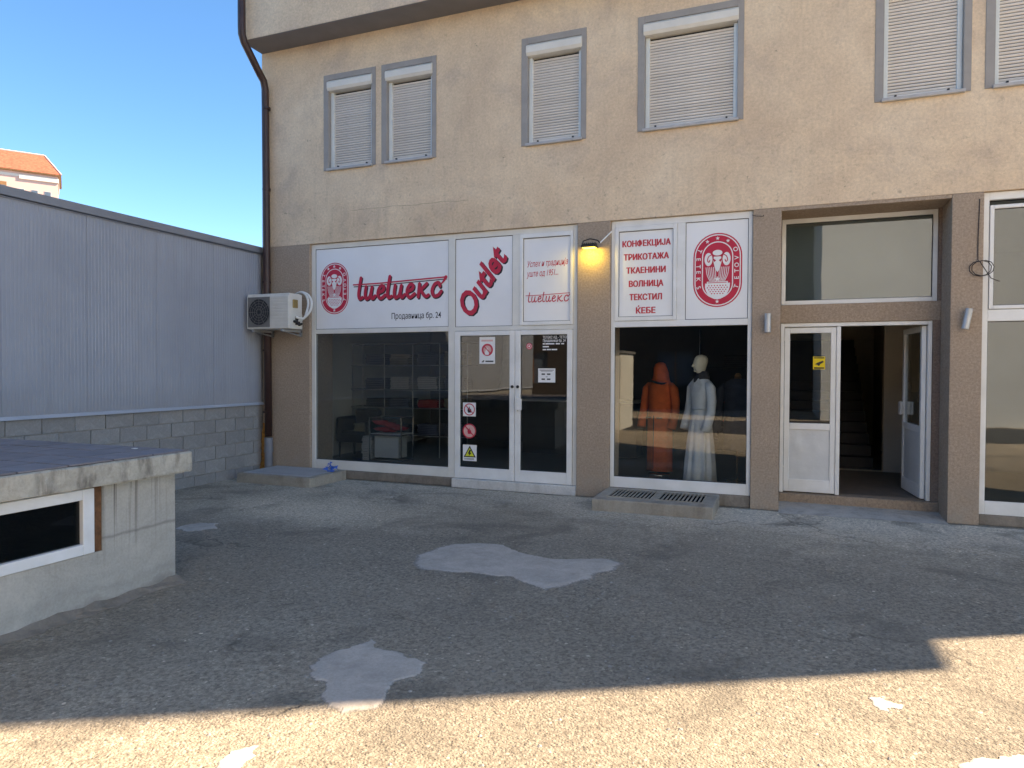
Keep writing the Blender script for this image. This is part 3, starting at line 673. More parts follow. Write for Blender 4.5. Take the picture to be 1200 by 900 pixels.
def wordmark(x0, zb, w, parent, y, bold=1.0, shadow=True):
    # cursive wordmark drawn as brush strokes: t u e t u e k c with a long bar
    u = w/10.6; st = .36*u*bold
    G = []
    def t_(x): G.append([(x+.05,2.35),(x-.02,1.4),(x-.05,.55),(x+.12,.05),(x+.45,.18)])
    def u_(x): G.append([(x+.05,1.35),(x+.02,.5),(x+.22,.02),(x+.6,.3),(x+.75,1.3)]); G.append([(x+.75,1.3),(x+.72,.35),(x+.95,.02),(x+1.2,.3)])
    def e_(x): G.append([(x,.62),(x+.55,.85),(x+.62,1.25),(x+.3,1.38),(x+.02,.9),(x+.05,.3),(x+.4,.0),(x+.85,.35)])
    def k_(x): G.append([(x,1.4),(x,.0)]); G.append([(x+.8,1.38),(x+.35,.9),(x+.05,.72)]); G.append([(x+.2,.75),(x+.5,.3),(x+.85,.02),(x+1.1,.15)])
    def c_(x): G.append([(x+.8,1.05),(x+.62,1.42),(x+.2,1.25),(x+.0,.6),(x+.25,.05),(x+.7,.1),(x+1.0,.5)])
    t_(.75); u_(1.45); e_(2.95); t_(4.1); u_(4.8); e_(6.25); k_(7.55); c_(9.0)
    sl = .10
    tr = lambda p: (x0+(p[0]+p[1]*sl)*u, zb+p[1]*u*.9)
    bar = [(0.0,1.62),(3,1.66),(6.5,1.82),(10.35,1.98)]; tail = [(10.35,1.98),(10.15,1.55),(9.85,1.2)]
    b = MB()
    if shadow:
        for i,gp in enumerate(G): b.ribbon([tuple(q+d for q,d in zip(tr(p),(.085*u,-.11*u))) for p in gp], st*.98, y-.0002*i, 1)
        b.ribbon([tuple(q+d for q,d in zip(tr(p),(.05*u,-.20*u))) for p in bar], .09*u, y-.002, 1)
    y2 = y-.003
    for i,gp in enumerate(G): b.ribbon([tr(p) for p in gp], st*.92, y2-.0003*i, 0)
    b.ribbon([tr(p) for p in bar], .13*u, y2-.004, 0); b.ribbon([tr(p) for p in tail], lambda t: .24*u*(1-t)+.08*u, y2-.0045, 0)
    b.build('wordmark', [M['red'],M['black']], parent)
wordmark(-6.22, 2.80, 1.64, sA, SY-.001)
text('Продавница бр. 24', .125, M['black'], sA, -5.52, SY-.001, 2.48, 'LEFT', 0, .008, .76)
for d,mt,yy in (((.022,-.016),M['black'],SY-.0012),((0,0),M['red'],SY-.0028)):
    text('Outlet', .45, mt, sO, -4.20+d[0], yy, 2.43+d[1], 'LEFT', .34, .028, .86, rad(56.5))
text('Успех и традиција', .118, M['redlight'], sU, -3.325, SY-.001, 3.15, 'LEFT', .32, .004, .575, rad(1.5))
text('уште од 1951...', .118, M['redlight'], sU, -3.325, SY-.001, 3.015, 'LEFT', .32, .004, .575, rad(1.5))
wordmark(-3.345, 2.66, .67, sU, SY-.001, .62, False)
for i,s_ in enumerate(['КОНФЕКЦИЈА','ТРИКОТАЖА','ТКАЕНИНИ','ВОЛНИЦА','ТЕКСТИЛ','ЌЕБЕ']):
    w_ = [.625,.585,.51,.445,.42,.25][i]
    o = text(s_, .128, M['redlight'], sK, 0, SY-.001, 3.345-i*.1765, 'CENTER', 0, 0, 1.0)
    xs = [v.co.x for v in o.data.vertices]; ww = max(xs)-min(xs)
    o.data.transform(Matrix.Translation((-1.658,0,0)) @ Matrix.Diagonal((w_/ww,1,.86 if i < 5 else .86,1)) )
    o.data.transform(Matrix.Translation((0,0,(3.345-i*.1765)*(1-.86))))
    bm = bmesh.new(); bm.from_mesh(o.data)
    for k_,(dx_,dz_) in enumerate(((.005,0),(-.005,.0),(0,.004))):     # heavier weight
        m2 = o.data.copy(); m2.transform(Matrix.Translation((dx_,-.0006*(k_+1),dz_))); bm.from_mesh(m2); bpy.data.meshes.remove(m2)
    bm.to_mesh(o.data); bm.free()

# --- shop doors
def leaf(x0,x1,label):
    d = frame('shop_door', [(x0,x0+.078,.135,2.27),(x1-.078,x1,.135,2.27),(x0+.078,x1-.078,2.205,2.27),(x0+.078,x1-.078,.135,.295)], M['alu'], B, FY0-.012, FY1-.02)
    d['label'] = label
    pane('glass_pane', x0+.078,x1-.078,.295,2.205,.068, M['glass_dim'], d); return d
d1 = leaf(-4.43,-3.492,'left leaf of the glazed shop double door with warning stickers')
d2 = leaf(-3.486,-2.645,'right leaf of the glazed shop double door with white opening hours card')
b = MB(); b.box(-3.462,-3.435,-.03,.034,1.13,1.33); b.box(-3.435,-3.36,-.036,-.022,1.15,1.31); b.build('push_handle', M['alu'], d2, bevel=.006)
for x_,p_ in ((-3.525,d1),(-3.443,d2)):
    b = MB(); b.loft([(x_,0,0,.022,.022),(x_,0,.012,.022,.022)],14); me = b.mesh('lock_cylinder', M['blackp'])
    me.transform(Matrix.Translation((x_,FY0-.012,1.475)) @ Matrix.Rotation(math.pi/2,4,'X') @ Matrix.Translation((-x_,0,0)))
    link(bpy.data.objects.new('lock_cylinder', me), p_)
GY = .0665
def circ(cx,cz,r,n=28): return [(cx+r*math.cos(2*math.pi*i/n), cz+r*math.sin(2*math.pi*i/n)) for i in range(n)]
def ringbar(b,cx,cz,r,y,m,bar=True,w=.16):
    n = 28; vs=[];fs=[]
    for i in range(n):
        a = 2*math.pi*i/n; vs += [(cx+r*math.cos(a),y,cz+r*math.sin(a)),(cx+r*(1-w)*math.cos(a),y,cz+r*(1-w)*math.sin(a))]
    for i in range(n): j=(i+1)%n; fs.append((2*i,2*j,2*j+1,2*i+1))
    b.add(vs,fs,m)
    if bar:
        q = r*.9; d = .7071; h = r*w*.5
        b.xz([(cx-q*d-h*d,cz+q*d-h*d),(cx-q*d+h*d,cz+q*d+h*d),(cx+q*d+h*d,cz-q*d+h*d),(cx+q*d-h*d,cz-q*d-h*d)], y-.0005, y, m)
def flame(b,cx,cz,s,y,m): b.xz([(cx+u*s,cz+v*s) for u,v in ((-.3,-.6),(.3,-.6),(.45,-.1),(.3,.3),(.15,.05),(.0,.75),(-.2,.2),(-.35,.35),(-.45,-.1))], y-.0003, y, m)
stk = [M['white'],M['red'],M['black'],M['ygreen'],M['pink'],M['yellow']]
b = MB(); b.box(-4.31,-4.105,GY-.001,GY,1.035,1.235,0); flame(b,-4.207,1.13,.07,GY-.0012,2); ringbar(b,-4.207,1.135,.088,GY-.0025,1); b.build('sticker', stk, d1)['label'] = 'square white no smoking sticker'
b = MB(); b.xz(circ(-4.207,.822,.108),GY-.001,GY,4); flame(b,-4.207,.82,.07,GY-.0012,1); ringbar(b,-4.207,.822,.108,GY-.0025,1); b.build('sticker', stk, d1)['label'] = 'round pinkish prohibition sticker'
b = MB(); b.box(-4.31,-4.09,GY-.001,GY,.385,.62,0)
tri = lambda cx,cz,r: [(cx+r*math.sin(a),cz+r*math.cos(a)) for a in (0,2.0944,4.18879)]
b.xz(tri(-4.2,.495,.112),GY-.002,GY,2); b.xz(tri(-4.2,.495,.082),GY-.003,GY,3)
b.xz([(-4.205,.545),(-4.175,.545),(-4.195,.505),(-4.17,.505),(-4.215,.452),(-4.205,.49),(-4.228,.49)],GY-.004,GY,2)
for k in range(2): b.box(-4.29,-4.13,GY-.0015,GY,.404+k*.014,.410+k*.014,2)
b.build('sticker', stk, d1)['label'] = 'white sticker with yellow warning triangle'
b = MB(); b.box(-4.05,-3.805,GY-.001,GY,1.80,2.185,0); b.xz(circ(-3.925,2.0,.088),GY-.002,GY,1); b.xz(circ(-3.925,2.0,.062),GY-.003,GY,4)
b.xz([(-3.96,1.86),(-3.905,1.87),(-3.90,1.98),(-3.93,2.04),(-3.965,1.96)],GY-.004,GY,0); ringbar(b,-3.925,2.0,.088,GY-.0045,1)
b.box(-4.02,-3.84,GY-.002,GY,2.12,2.145,4); b.xz([(-4.02,1.82),(-3.985,1.82),(-3.97,1.85),(-3.99,1.85)],GY-.002,GY,2); b.box(-3.955,-3.83,GY-.002,GY,1.825,1.845,2)
b.build('sticker', stk, d1)['label'] = 'tall white poster with a red prohibition circle at the top of the door'
b = MB(); b.xz(circ(-3.285,2.045,.045),GY-.001,GY,1); ringbar(b,-3.285,2.045,.034,GY-.002,0,False,.18); b.xz(circ(-3.285,2.045,.012),GY-.002,GY,0); b.build('sticker', stk, d2)['label'] = 'small round red sticker'
for i,s_ in enumerate(['ТЕТЕКС АД - ТЕТОВО','Продавница бр. 24']):
    text(s_, .050, M['white'], d2, -3.085, GY-.001, 2.150-i*.045, 'LEFT', 0, .015, .74)
b = MB()                                                        # small print, illegible at this size
for z_,segs in ((2.068,((0,.03),(.04,.17),(.19,.25),(.27,.31))),(2.028,((0,.09),)),(1.988,((0,.05),(.06,.12),(.13,.21)))):
    for u0,u1 in segs: b.box(-3.085+u0,-3.085+u1,GY-.0015,GY-.0005,z_,z_+.018)
b.build('small_print', M['white'], d2)
b = MB(); b.box(-3.15,-2.90,GY-.001,GY,1.54,1.735,0)
for z_,x_,w_,h_ in ((1.712,-3.13,.21,.008),(1.697,-3.11,.17,.006),(1.655,-3.10,.05,.02),(1.655,-3.02,.05,.02),(1.618,-3.04,.03,.006),(1.585,-3.10,.05,.02),(1.585,-3.02,.05,.02)): b.box(x_,x_+w_,GY-.002,GY,z_-h_/2,z_+h_/2,2)
b.build('sticker', stk, d2)['label'] = 'white opening hours card'

# --- entrance: frame, fixed leaf, open leaf, transom
ef = frame('entrance_frame', [(0.0,.045,.152,2.322),(1.645,1.688,.152,2.322),(.045,1.645,2.275,2.322)], M['alu'], B, EY, EY+.09)
def eleaf_mesh(w, mirror=False):
    b = MB(); st = .062
    for r in ((0,st,0,2.10),(w-st,w,0,2.10),(st,w-st,2.03,2.10),(st,w-st,0,.16),(st,w-st,.80,.88)): b.box(r[0],r[1],0,.05,r[2],r[3])
    return b
def eleaf(name, w, world, label):
    o = eleaf_mesh(w).build(name, M['alu'], B, bevel=.005, world=world); o['label'] = label
    st = .062
    b = MB(); b.box(st,w-st,.022,.028,.88,2.03); b.build('glass_pane', M['glass'], o, world=world)
    b = MB(); nx,nz = 14,18; x0,x1,z0,z1 = st,w-st,.16,.80; rr = random.Random(5); dents = [(rr.uniform(2,nx-2),rr.uniform(2,nz-2),rr.choice([-1,1])*rr.uniform(.004,.010),rr.uniform(1.5,7)) for _ in range(12)]
    vs = [(x0+(x1-x0)*i/nx, .018+sum(a_*math.exp(-((i-u_)**2+(j-v_)**2)/q_) for u_,v_,a_,q_ in dents), z0+(z1-z0)*j/nz) for j in range(nz+1) for i in range(nx+1)]
    b.add(vs,[(j*(nx+1)+i,j*(nx+1)+i+1,(j+1)*(nx+1)+i+1,(j+1)*(nx+1)+i) for j in range(nz) for i in range(nx)])
    b.build('kick_panel', M['dentmetal'], o, smooth=True, world=world)
    b = MB(); b.box(st,w-st,.038,.042,.16,.80); b.build('inner_panel', M['dentmetal'], o, world=world)
    return o
L1 = eleaf('entrance_door', .60, Matrix.Translation((.05,EY+.02,.165)), 'closed left leaf of the entrance door with dented lower sheet')
b = MB(); b.box(.652,.70,EY+.005,EY+.085,.155,2.272); b.build('meeting_post', M['alu'], L1, bevel=.006)
b = MB(); b.box(.385,.525,EY+.035,EY+.041,1.735,1.895,0); b.box(.395,.515,EY+.034,EY+.036,1.872,1.887,1); b.box(.395,.515,EY+.034,EY+.036,1.742,1.76,1)
b.xz([(.405,1.80),(.44,1.82),(.50,1.845),(.51,1.825),(.47,1.80),(.455,1.775),(.435,1.79)],EY+.033,EY+.036,1); b.build('sticker', [M['yellow'],M['black']], L1)['label'] = 'yellow camera surveillance sticker'
Wopen = Matrix.Translation((1.64,EY+.07,.165)) @ Matrix.Rotation(rad(95.5),4,'Z')
L2 = eleaf('entrance_door', .83, Wopen, 'open right leaf of the entrance door, swung into the dark hall')
for yy,s_ in ((-.045,1),(.095,1)):
    b = MB(); b.box(.775,.80,min(yy,.02),max(yy,.03),.98,1.15); b.box(.70,.80,yy-.006,yy+.006,.98,1.15); b.build('pull_handle', M['alu'], L2, bevel=.004, world=Wopen)
tf = frame('transom_frame', [(0.0,.05,2.557,3.653),(1.685,1.734,2.557,3.653),(.05,1.685,3.595,3.653),(.05,1.685,2.557,2.61)], M['alu'], B, EY+.02, EY+.08)
pane('transom_glass', .05,1.685,2.61,3.595,EY+.05, M['glass_dusty'], tf)
b = MB(); b.box(.02,1.75,EY+.11,EY+.13,2.56,3.64); b.build('transom_blind', M['wall_in'], tf)

# --- interior shells
def room(name, x0,x1,y0,y1,z0,z1, fl,wl,bk,cl):
    for nm,vs,mt in (('floor',[(x0,y0,z0),(x1,y0,z0),(x1,y1,z0),(x0,y1,z0)],fl),('ceiling',[(x0,y0,z1),(x0,y1,z1),(x1,y1,z1),(x1,y0,z1)],cl),
        ('inner_wall',[(x0,y0,z0),(x0,y1,z0),(x0,y1,z1),(x0,y0,z1)],wl),('inner_wall',[(x1,y0,z0),(x1,y0,z1),(x1,y1,z1),(x1,y1,z0)],wl if name != 'shop' else bk),('back_wall',[(x0,y1,z0),(x1,y1,z0),(x1,y1,z1),(x0,y1,z1)],bk)):
        b = MB(); b.add(vs,[(0,1,2,3)]); b.build(nm, mt, B)
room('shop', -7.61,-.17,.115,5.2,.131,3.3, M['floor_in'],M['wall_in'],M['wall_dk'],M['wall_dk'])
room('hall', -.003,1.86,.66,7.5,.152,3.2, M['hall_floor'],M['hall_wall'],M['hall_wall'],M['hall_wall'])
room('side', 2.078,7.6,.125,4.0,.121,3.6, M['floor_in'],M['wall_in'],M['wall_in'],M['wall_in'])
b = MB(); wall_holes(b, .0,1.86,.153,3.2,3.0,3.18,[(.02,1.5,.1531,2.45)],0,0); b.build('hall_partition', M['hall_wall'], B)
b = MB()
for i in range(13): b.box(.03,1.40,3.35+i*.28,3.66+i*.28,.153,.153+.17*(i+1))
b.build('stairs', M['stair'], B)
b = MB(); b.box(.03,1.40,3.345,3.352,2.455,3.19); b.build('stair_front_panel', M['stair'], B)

# ------------------------------------------------------------------ things fixed on the building
# downpipe
dp = empty('downpipe', (-7.78,-.08,0), 'dark brown rain downpipe with an offset bend below the overhang at the building corner', 'downpipe')
pts = [(-7.80,-.575,12.0),(-7.80,-.575,7.0),(-7.80,-.57,6.88),(-7.795,-.53,6.78),(-7.785,-.20,6.42),(-7.78,-.12,6.34),(-7.78,-.085,6.22),(-7.78,-.08,5.9),(-7.76,-.08,3.0),(-7.735,-.08,.62)]
b = MB(); b.tube(pts, .058, 16); b.build('pipe', M['pipe'], dp, smooth=True)
for z_ in (1.0,2.0,3.1,4.6,5.9):
    b = MB(); b.tube([(-7.763,-.08,z_),(-7.763,-.08,z_+.03)],.066,16); b.box(-7.78,-7.745,-.03,.0,z_,z_+.03); b.build('bracket', M['pipe'], dp)
b = MB(); b.tube([(-7.735,-.08,.02),(-7.735,-.08,.2),(-7.735,-.08,.36)],.062,16); b.tube([(-7.735,-.08,.36),(-7.735,-.08,.45)],.07,16); b.tube([(-7.735,-.08,.45),(-7.735,-.08,.6)],.066,16); b.build('pipe_socket', M['pvc'], dp, smooth=False)
# expanding foam in the gap
b = MB(); rr = random.Random(11); secs = []
for i in range(16):
    z_ = .05+i*.052; w_ = (.075*(1-i/16)+.012)*(.7+.6*rr.random())
    secs.append((-7.86+rr.uniform(-.012,.012), -.035, z_, w_, .035, (lambda k: (lambda a: 1+.25*math.sin(3*a+k)))(i*1.7)))
b.loft(secs, 12); tag(b.build('foam_bead', M['foam'], smooth=True), 'lumpy orange expanding foam in the gap beside the downpipe', 'foam')

# air conditioner
ac = empty('air_conditioner', (-7.43,-.3,2.33), 'grubby white outdoor air conditioner unit bracketed to the corner pillar', 'air conditioner')
x0,x1,y0,y1,z0,z1 = -7.84,-7.02,-.45,-.13,2.335,2.885
b = MB(); b.box(x0,x1,y0+.02,y1,z0,z1); b.build('casing', M['acwhite'], ac, bevel=.015)
b = MB(); b.box(x0+.005,x1-.005,y0+.002,y0+.03,z0+.005,z1-.035); b.build('front_panel', M['acwhite'], ac, bevel=.008)
b = MB(); b.box(x0+.03,x0+.46,y0-.004,y0+.001,z0+.03,z1-.05); b.build('grille_plate', M['acgrey'], ac, bevel=.003)
gx,gz = x0+.255,(z0+z1)/2-.01
b = MB(); b.xz(circ(gx,gz,.205,36),y0-.008,y0-.0045); b.build('fan_opening', M['acdark'], ac)
b = MB()
for r_ in (.05,.09,.13,.17,.205): b.tube([(gx+r_*math.cos(2*math.pi*i/28),y0-.012,gz+r_*math.sin(2*math.pi*i/28)) for i in range(29)],.0032,5,cap=False)
for k in range(12): a=2*math.pi*k/12; b.tube([(gx+.03*math.cos(a),y0-.012,gz+.03*math.sin(a)),(gx+.205*math.cos(a),y0-.012,gz+.205*math.sin(a))],.003,5)
b.build('fan_guard', M['acgrey'], ac)
for k in range(9):
    b = MB(); b.box(x0+.475,x1-.012,y0-.004,y0+.001,z0+.05+k*.052,z0+.05+k*.052+.040); b.build('louvre', M['acwhite'], ac, bevel=.004)
b = MB(); b.box(x1-.002,x1+.016,-.36,-.25,2.66,2.79); b.build('terminal_cover', M['copper'], ac, bevel=.006)
b = MB(); b.box(x1-.002,x1+.05,-.30,-.24,2.40,2.53); b.tube([(x1,-.33,2.45),(x1+.06,-.33,2.45)],.022,10); b.tube([(x1,-.22,2.40),(x1+.07,-.22,2.42)],.018,10); b.build('valve', M['blackp'], ac, bevel=.004)
for k in range(2):
    p = [(x1+.02,-.28-k*.03,2.46+k*.06),(x1+.12,-.25,2.50),(x1+.205-k*.06,-.20,2.62),(x1+.20-k*.06,-.16,2.76),(x1+.10-k*.04,-.12,2.88),(x1-.06,-.08,2.93),(x1-.20,-.03,2.91)]
    q = []
    for i in range(len(p)-1):
        for j in range(5):
            t=j/5; a,b1,c,d = [Vector(p[max(0,min(len(p)-1,i+o))]) for o in (-1,0,1,2)]
            q.append(.5*((2*b1)+(-a+c)*t+(2*a-5*b1+4*c-d)*t*t+(-a+3*b1-3*c+d)*t**3))
    q.append(Vector(p[-1])); b = MB(); b.tube(q,.019,10); b.build('hose', M['insul'], ac, smooth=True)
for xb in (x0+.12,x1-.14):
    b = MB(); b.box(xb,xb+.04,y0-.02,-.0,z0-.04,z0-.003); b.box(xb,xb+.04,-.04,-.0,z0-.10,z0+.25); b.add([(xb,-.0,z0-.11),(xb+.04,-.0,z0-.11),(xb+.04,y0,z0-.035),(xb,y0,z0-.035),(xb,-.0,z0-.085),(xb+.04,-.0,z0-.085)],[(0,1,2,3),(3,2,5,4),(0,3,4),(1,5,2)]); b.build('bracket', M['steel'], ac)

# lit flood lamp on arm
lp = empty('wall_lamp', (-2.35,-.12,3.38), 'small lit black floodlight on a thin white arm, glowing yellow on the pillar', 'lamp')
b = MB(); b.tube([(-2.10,-.005,3.555),(-2.17,-.06,3.47),(-2.235,-.10,3.395)],.009,8); b.build('arm', M['alu'], lp)
R_ = rot_about((-2.37,-.13,3.37), 0)
b = MB(); b.box(-2.475,-2.275,-.19,-.05,3.335,3.365); 
for k in range(7): b.box(-2.465+k*.029,-2.457+k*.029,-.18,-.06,3.365,3.395)
b.build('housing', M['blackp'], lp, bevel=.004)
b = MB(); b.tube([(-2.475,-.12,3.36),(-2.46,-.12,3.43),(-2.37,-.11,3.455),(-2.27,-.11,3.43),(-2.235,-.10,3.395)],.008,8); b.build('yoke', M['blackp'], lp)
b = MB(); b.box(-2.46,-2.29,-.175,-.065,3.331,3.3345); b.build('lens', M['led'], lp)
ld = bpy.data.lights.new('lamp_light','AREA'); ld.shape = 'RECTANGLE'; ld.size = .16; ld.size_y = .10; ld.energy = .95; ld.color = (1,.84,.16)
lo = bpy.data.objects.new('lamp_light', ld); link(lo, lp, Matrix.Translation((-2.375,-.115,3.328)) @ Matrix.Rotation(rad(42),4,'X'))

# cylinder sconces
for (xs,tilt,lab) in ((-.15,.0,'metal cylinder sconce on the pillar left of the entrance'),(1.915,.17,'tilted metal cylinder sconce on the pillar right of the entrance')):
    e = empty('wall_sconce', (xs,-.06,2.29), lab, 'wall light', 'cylinder sconces by the entrance')
    Wt = Matrix.Translation((xs,-.075,2.295)) @ Matrix.Rotation(tilt,4,'Y')
    b = MB(); n=20; b.loft([(0,0,-.115,.034,.034),(0,0,-.112,.037,.037),(0,0,.112,.037,.037),(0,0,.115,.034,.034)],n); b.build('cylinder', M['steel'], e, smooth=False, world=Wt)
    b = MB(); b.box(xs-.02,xs+.02,-.045,-.0,2.27,2.32); b.build('mount', M['steel'], e)
# loose cable loop by the right shop front
b = MB(); pts = [(2.03,-.006,3.62),(2.02,-.008,3.2),(2.02,-.012,2.95)]
for i in range(22): a=math.pi/2+i*.62; pts.append((2.03+.10*math.cos(a)+.002*i,-.02-.0015*i,2.85+.085*math.sin(a)))
pts += [(2.14,-.03,2.74),(2.22,-.03,2.70)]
b.tube(pts,.0048,6); tag(b.build('cable', M['cable'], smooth=True), 'loose dark cable coil hanging on the pillar at the right edge', 'cable')
b = MB(); b.tube([(-.34,-.004,3.63),(-.30,-.03,3.61),(-.24,-.035,3.60),(-.21,-.02,3.605),(-.215,-.004,3.62)],.004,6); tag(b.build('wire_end', M['cable']), 'short stub of wire under the lintel left of the entrance', 'wire')

# ------------------------------------------------------------------ vent boxes
def vent(label, x0,x1,y0,y1,h, openings, slots, barm):
    e = empty('vent_box', ((x0+x1)/2,(y0+y1)/2,0), label, 'vent', 'concrete vent boxes along the shop front')
    b = MB(); xs=[x0,*[v for o in openings for v in (o[0],o[1])],x1]; oy0,oy1 = openings[0][2],openings[0][3]
    b.box(x0,x1,y0,oy0,-.05,h); b.box(x0,x1,oy1,y1,-.05,h)
    for i in range(0,len(xs),2): b.box(xs[i],xs[i+1],oy0,oy1,-.05,h)
    me = b.mesh('rim', M['ventc']); bm = bmesh.new(); bm.from_mesh(me); bmesh.ops.remove_doubles(bm, verts=bm.verts, dist=1e-5)
    bm.to_mesh(me); bm.free(); o = bpy.data.objects.new('rim', me); link(o, e); m_=o.modifiers.new('bevel','BEVEL'); m_.width=.012; m_.segments=2; m_.limit_method='ANGLE'
    for op in openings:
        q=.003; b = MB(); b.box(op[0]+q,op[1]-q,op[2]+q,op[3]-q,.0,.006)
        for w_ in ((op[0]+q,op[0]+2*q,op[2]+q,op[3]-q),(op[1]-2*q,op[1]-q,op[2]+q,op[3]-q),(op[0]+q,op[1]-q,op[2]+q,op[2]+2*q),(op[0]+q,op[1]-q,op[3]-2*q,op[3]-q)): b.box(*w_,.006,h-.02)
        b.build('shaft', M['dark'], e)
        b = MB(); f=.014; b.box(op[0]-f,op[1]+f,op[2]-f,op[2],h-.02,h+.008); b.box(op[0]-f,op[1]+f,op[3],op[3]+f,h-.02,h+.008); b.box(op[0]-f,op[0],op[2],op[3],h-.02,h+.008); b.box(op[1],op[1]+f,op[2],op[3],h-.02,h+.008)
        gr = b.build('grate', barm, e)
        n,frac,along = slots; w=(op[1]-op[0])/n
        if along:
            bb = MB(); bb.box(0,w*frac,op[2],op[3],h-.004,h+.006); me = bb.mesh('bar', barm)
            for k in range(n): link(bpy.data.objects.new('bar', me), gr, Matrix.Translation((op[0]+k*w+w*(1-frac)*.5*0,0,0)))
    return e
vent('low concrete vent box with two slotted grates under the mannequin window', -2.13,-.70,-.86,.028,.145, [(-1.99,-1.46,-.64,-.10),(-1.38,-.85,-.64,-.10)], (11,.40,True), M['ventc'])
e = vent('low concrete vent box with a pale metal grid beside the downpipe', -7.62,-6.28,-.90,-.01,.145, [(-7.54+k*.295,-7.54+k*.295+.265,-.82,-.10) for k in range(4)], (5,.6,True), M['grate'])
# litter
b = MB(); rr = random.Random(2)
for k in range(16):
    c = Vector((-6.37+rr.uniform(-.07,.07),-.28+rr.uniform(-.07,.07),.17+rr.uniform(0,.10)))
    v = [c+Vector((rr.uniform(-.06,.06),rr.uniform(-.05,.05),rr.uniform(-.04,.06))) for _ in range(4)]
    b.add(v,[(0,1,2),(0,2,3)])
b.box(-6.42,-6.33,-.31,-.25,.152,.17)
tag(b.build('plastic_bag', M['bluebag']), 'crumpled bright blue plastic bag on the corner vent box', 'plastic bag')

# ------------------------------------------------------------------ sheet-clad wall on block base, left
LX = XL
lw = empty('sheet_clad_shed', (LX-2,-5,0), 'long grey ribbed-sheet shed wall on a grey block base', 'shed')
YB = -13.0
b = MB(); b.box(LX-.4,LX-.035,YB,3.0,-.1,3.60); b.build('core', M['mortar'], lw)
b = MB(); b.box(LX-.0345,LX-.018,YB,-.025,-.1,1.15); b.build('mortar', M['mortar'], lw)
yy = -.03; first=True
while yy > YB+.1:
    w = 1.02 if first else 1.0; first=False; y2 = max(yy-w,YB)
    b = MB(); n = int((yy-y2-.004)/.045); ys=[]; step=(yy-y2-.004)/n
    prof=[]
    for k in range(n):
        s0 = yy-.002-k*step
        prof += [(s0,0),(s0-step*.62,0),(s0-step*.70,-.0035),(s0-step*.92,-.0035)]
    prof.append((y2+.002,0))
    vs=[(LX+d,y,1.165) for y,d in prof]+[(LX+d,y,3.60) for y,d in prof]; m_=len(prof)
    vs+=[(LX-.033,prof[0][0],1.165),(LX-.033,prof[0][0],3.6),(LX-.033,prof[-1][0],1.165),(LX-.033,prof[-1][0],3.6)]
    b.add(vs,[(i+1,i,m_+i,m_+i+1) for i in range(m_-1)]+[(0,2*m_,2*m_+1,m_),(m_-1,2*m_-1,2*m_+3,2*m_+2)])
    b.build('sheet_panel', M['panel'], lw); yy = y2
b = MB(); b.box(LX-.35,LX+.022,YB,-.02,3.585,3.60); b.box(LX+.006,LX+.022,YB,-.02,3.575,3.685); b.box(LX-.4,LX+.022,YB,-.02,3.685,3.70); b.build('top_flashing', M['flash'], lw)
b = MB(); b.add([(LX-.02,YB,1.17),(LX+.004,YB,1.17),(LX+.035,YB,1.13),(LX-.02,YB,1.125),(LX-.02,.0,1.17),(LX+.004,.0,1.17),(LX+.035,.0,1.13),(LX-.02,.0,1.125)],[(0,1,2,3),(7,6,5,4),(1,5,6,2),(0,4,5,1),(2,6,7,3),(3,7,4,0)]); b.build('drip_flashing', M['flash2'], lw)
b = MB(); b.box(LX-6,LX-.35,YB,-.03,3.60,3.66); b.build('roof_sheet', M['flash'], lw)
bbm = []
for v in range(4):
    bb = MB(); rr = random.Random(v); bb.box(-.036,0.0,-.194,.194,-.0935,.0935); 
    for i,p in enumerate(bb.v): bb.v[i] = (p[0]+rr.uniform(-.0012,.0012) if p[0] > -.01 else p[0], p[1]+rr.uniform(-.004,.004), p[2]+rr.uniform(-.003,.003))
    bbm.append(bb.mesh('block', M['block']))
for rw in range(6):
    z_ = 1.045-rw*.1985
    y_ = -.02-.194-(.20 if rw%2 else 0)
    while y_ > -8.6:
        o = bpy.data.objects.new('block', random.choice(bbm)); link(o, lw, Matrix.Translation((LX-.003+random.uniform(-.003,.003), y_+random.uniform(-.003,.003), z_))); y_ -= .4
    if rw%2:
        bb = MB(); bb.box(LX-.04,LX-.004,-.208,-.02,z_-.093,z_+.093); bb.build('block', M['block'], lw)

# ------------------------------------------------------------------ low concrete structure, front left
cs = empty('concrete_bunker', (-6,-6.6,0), 'low concrete light-well housing with tiled top and white framed window', 'concrete housing')
WX, SX = -4.495, -4.39
b = MB(); b.box(-7.6,WX,-4.9,-4.87,0,.885); 
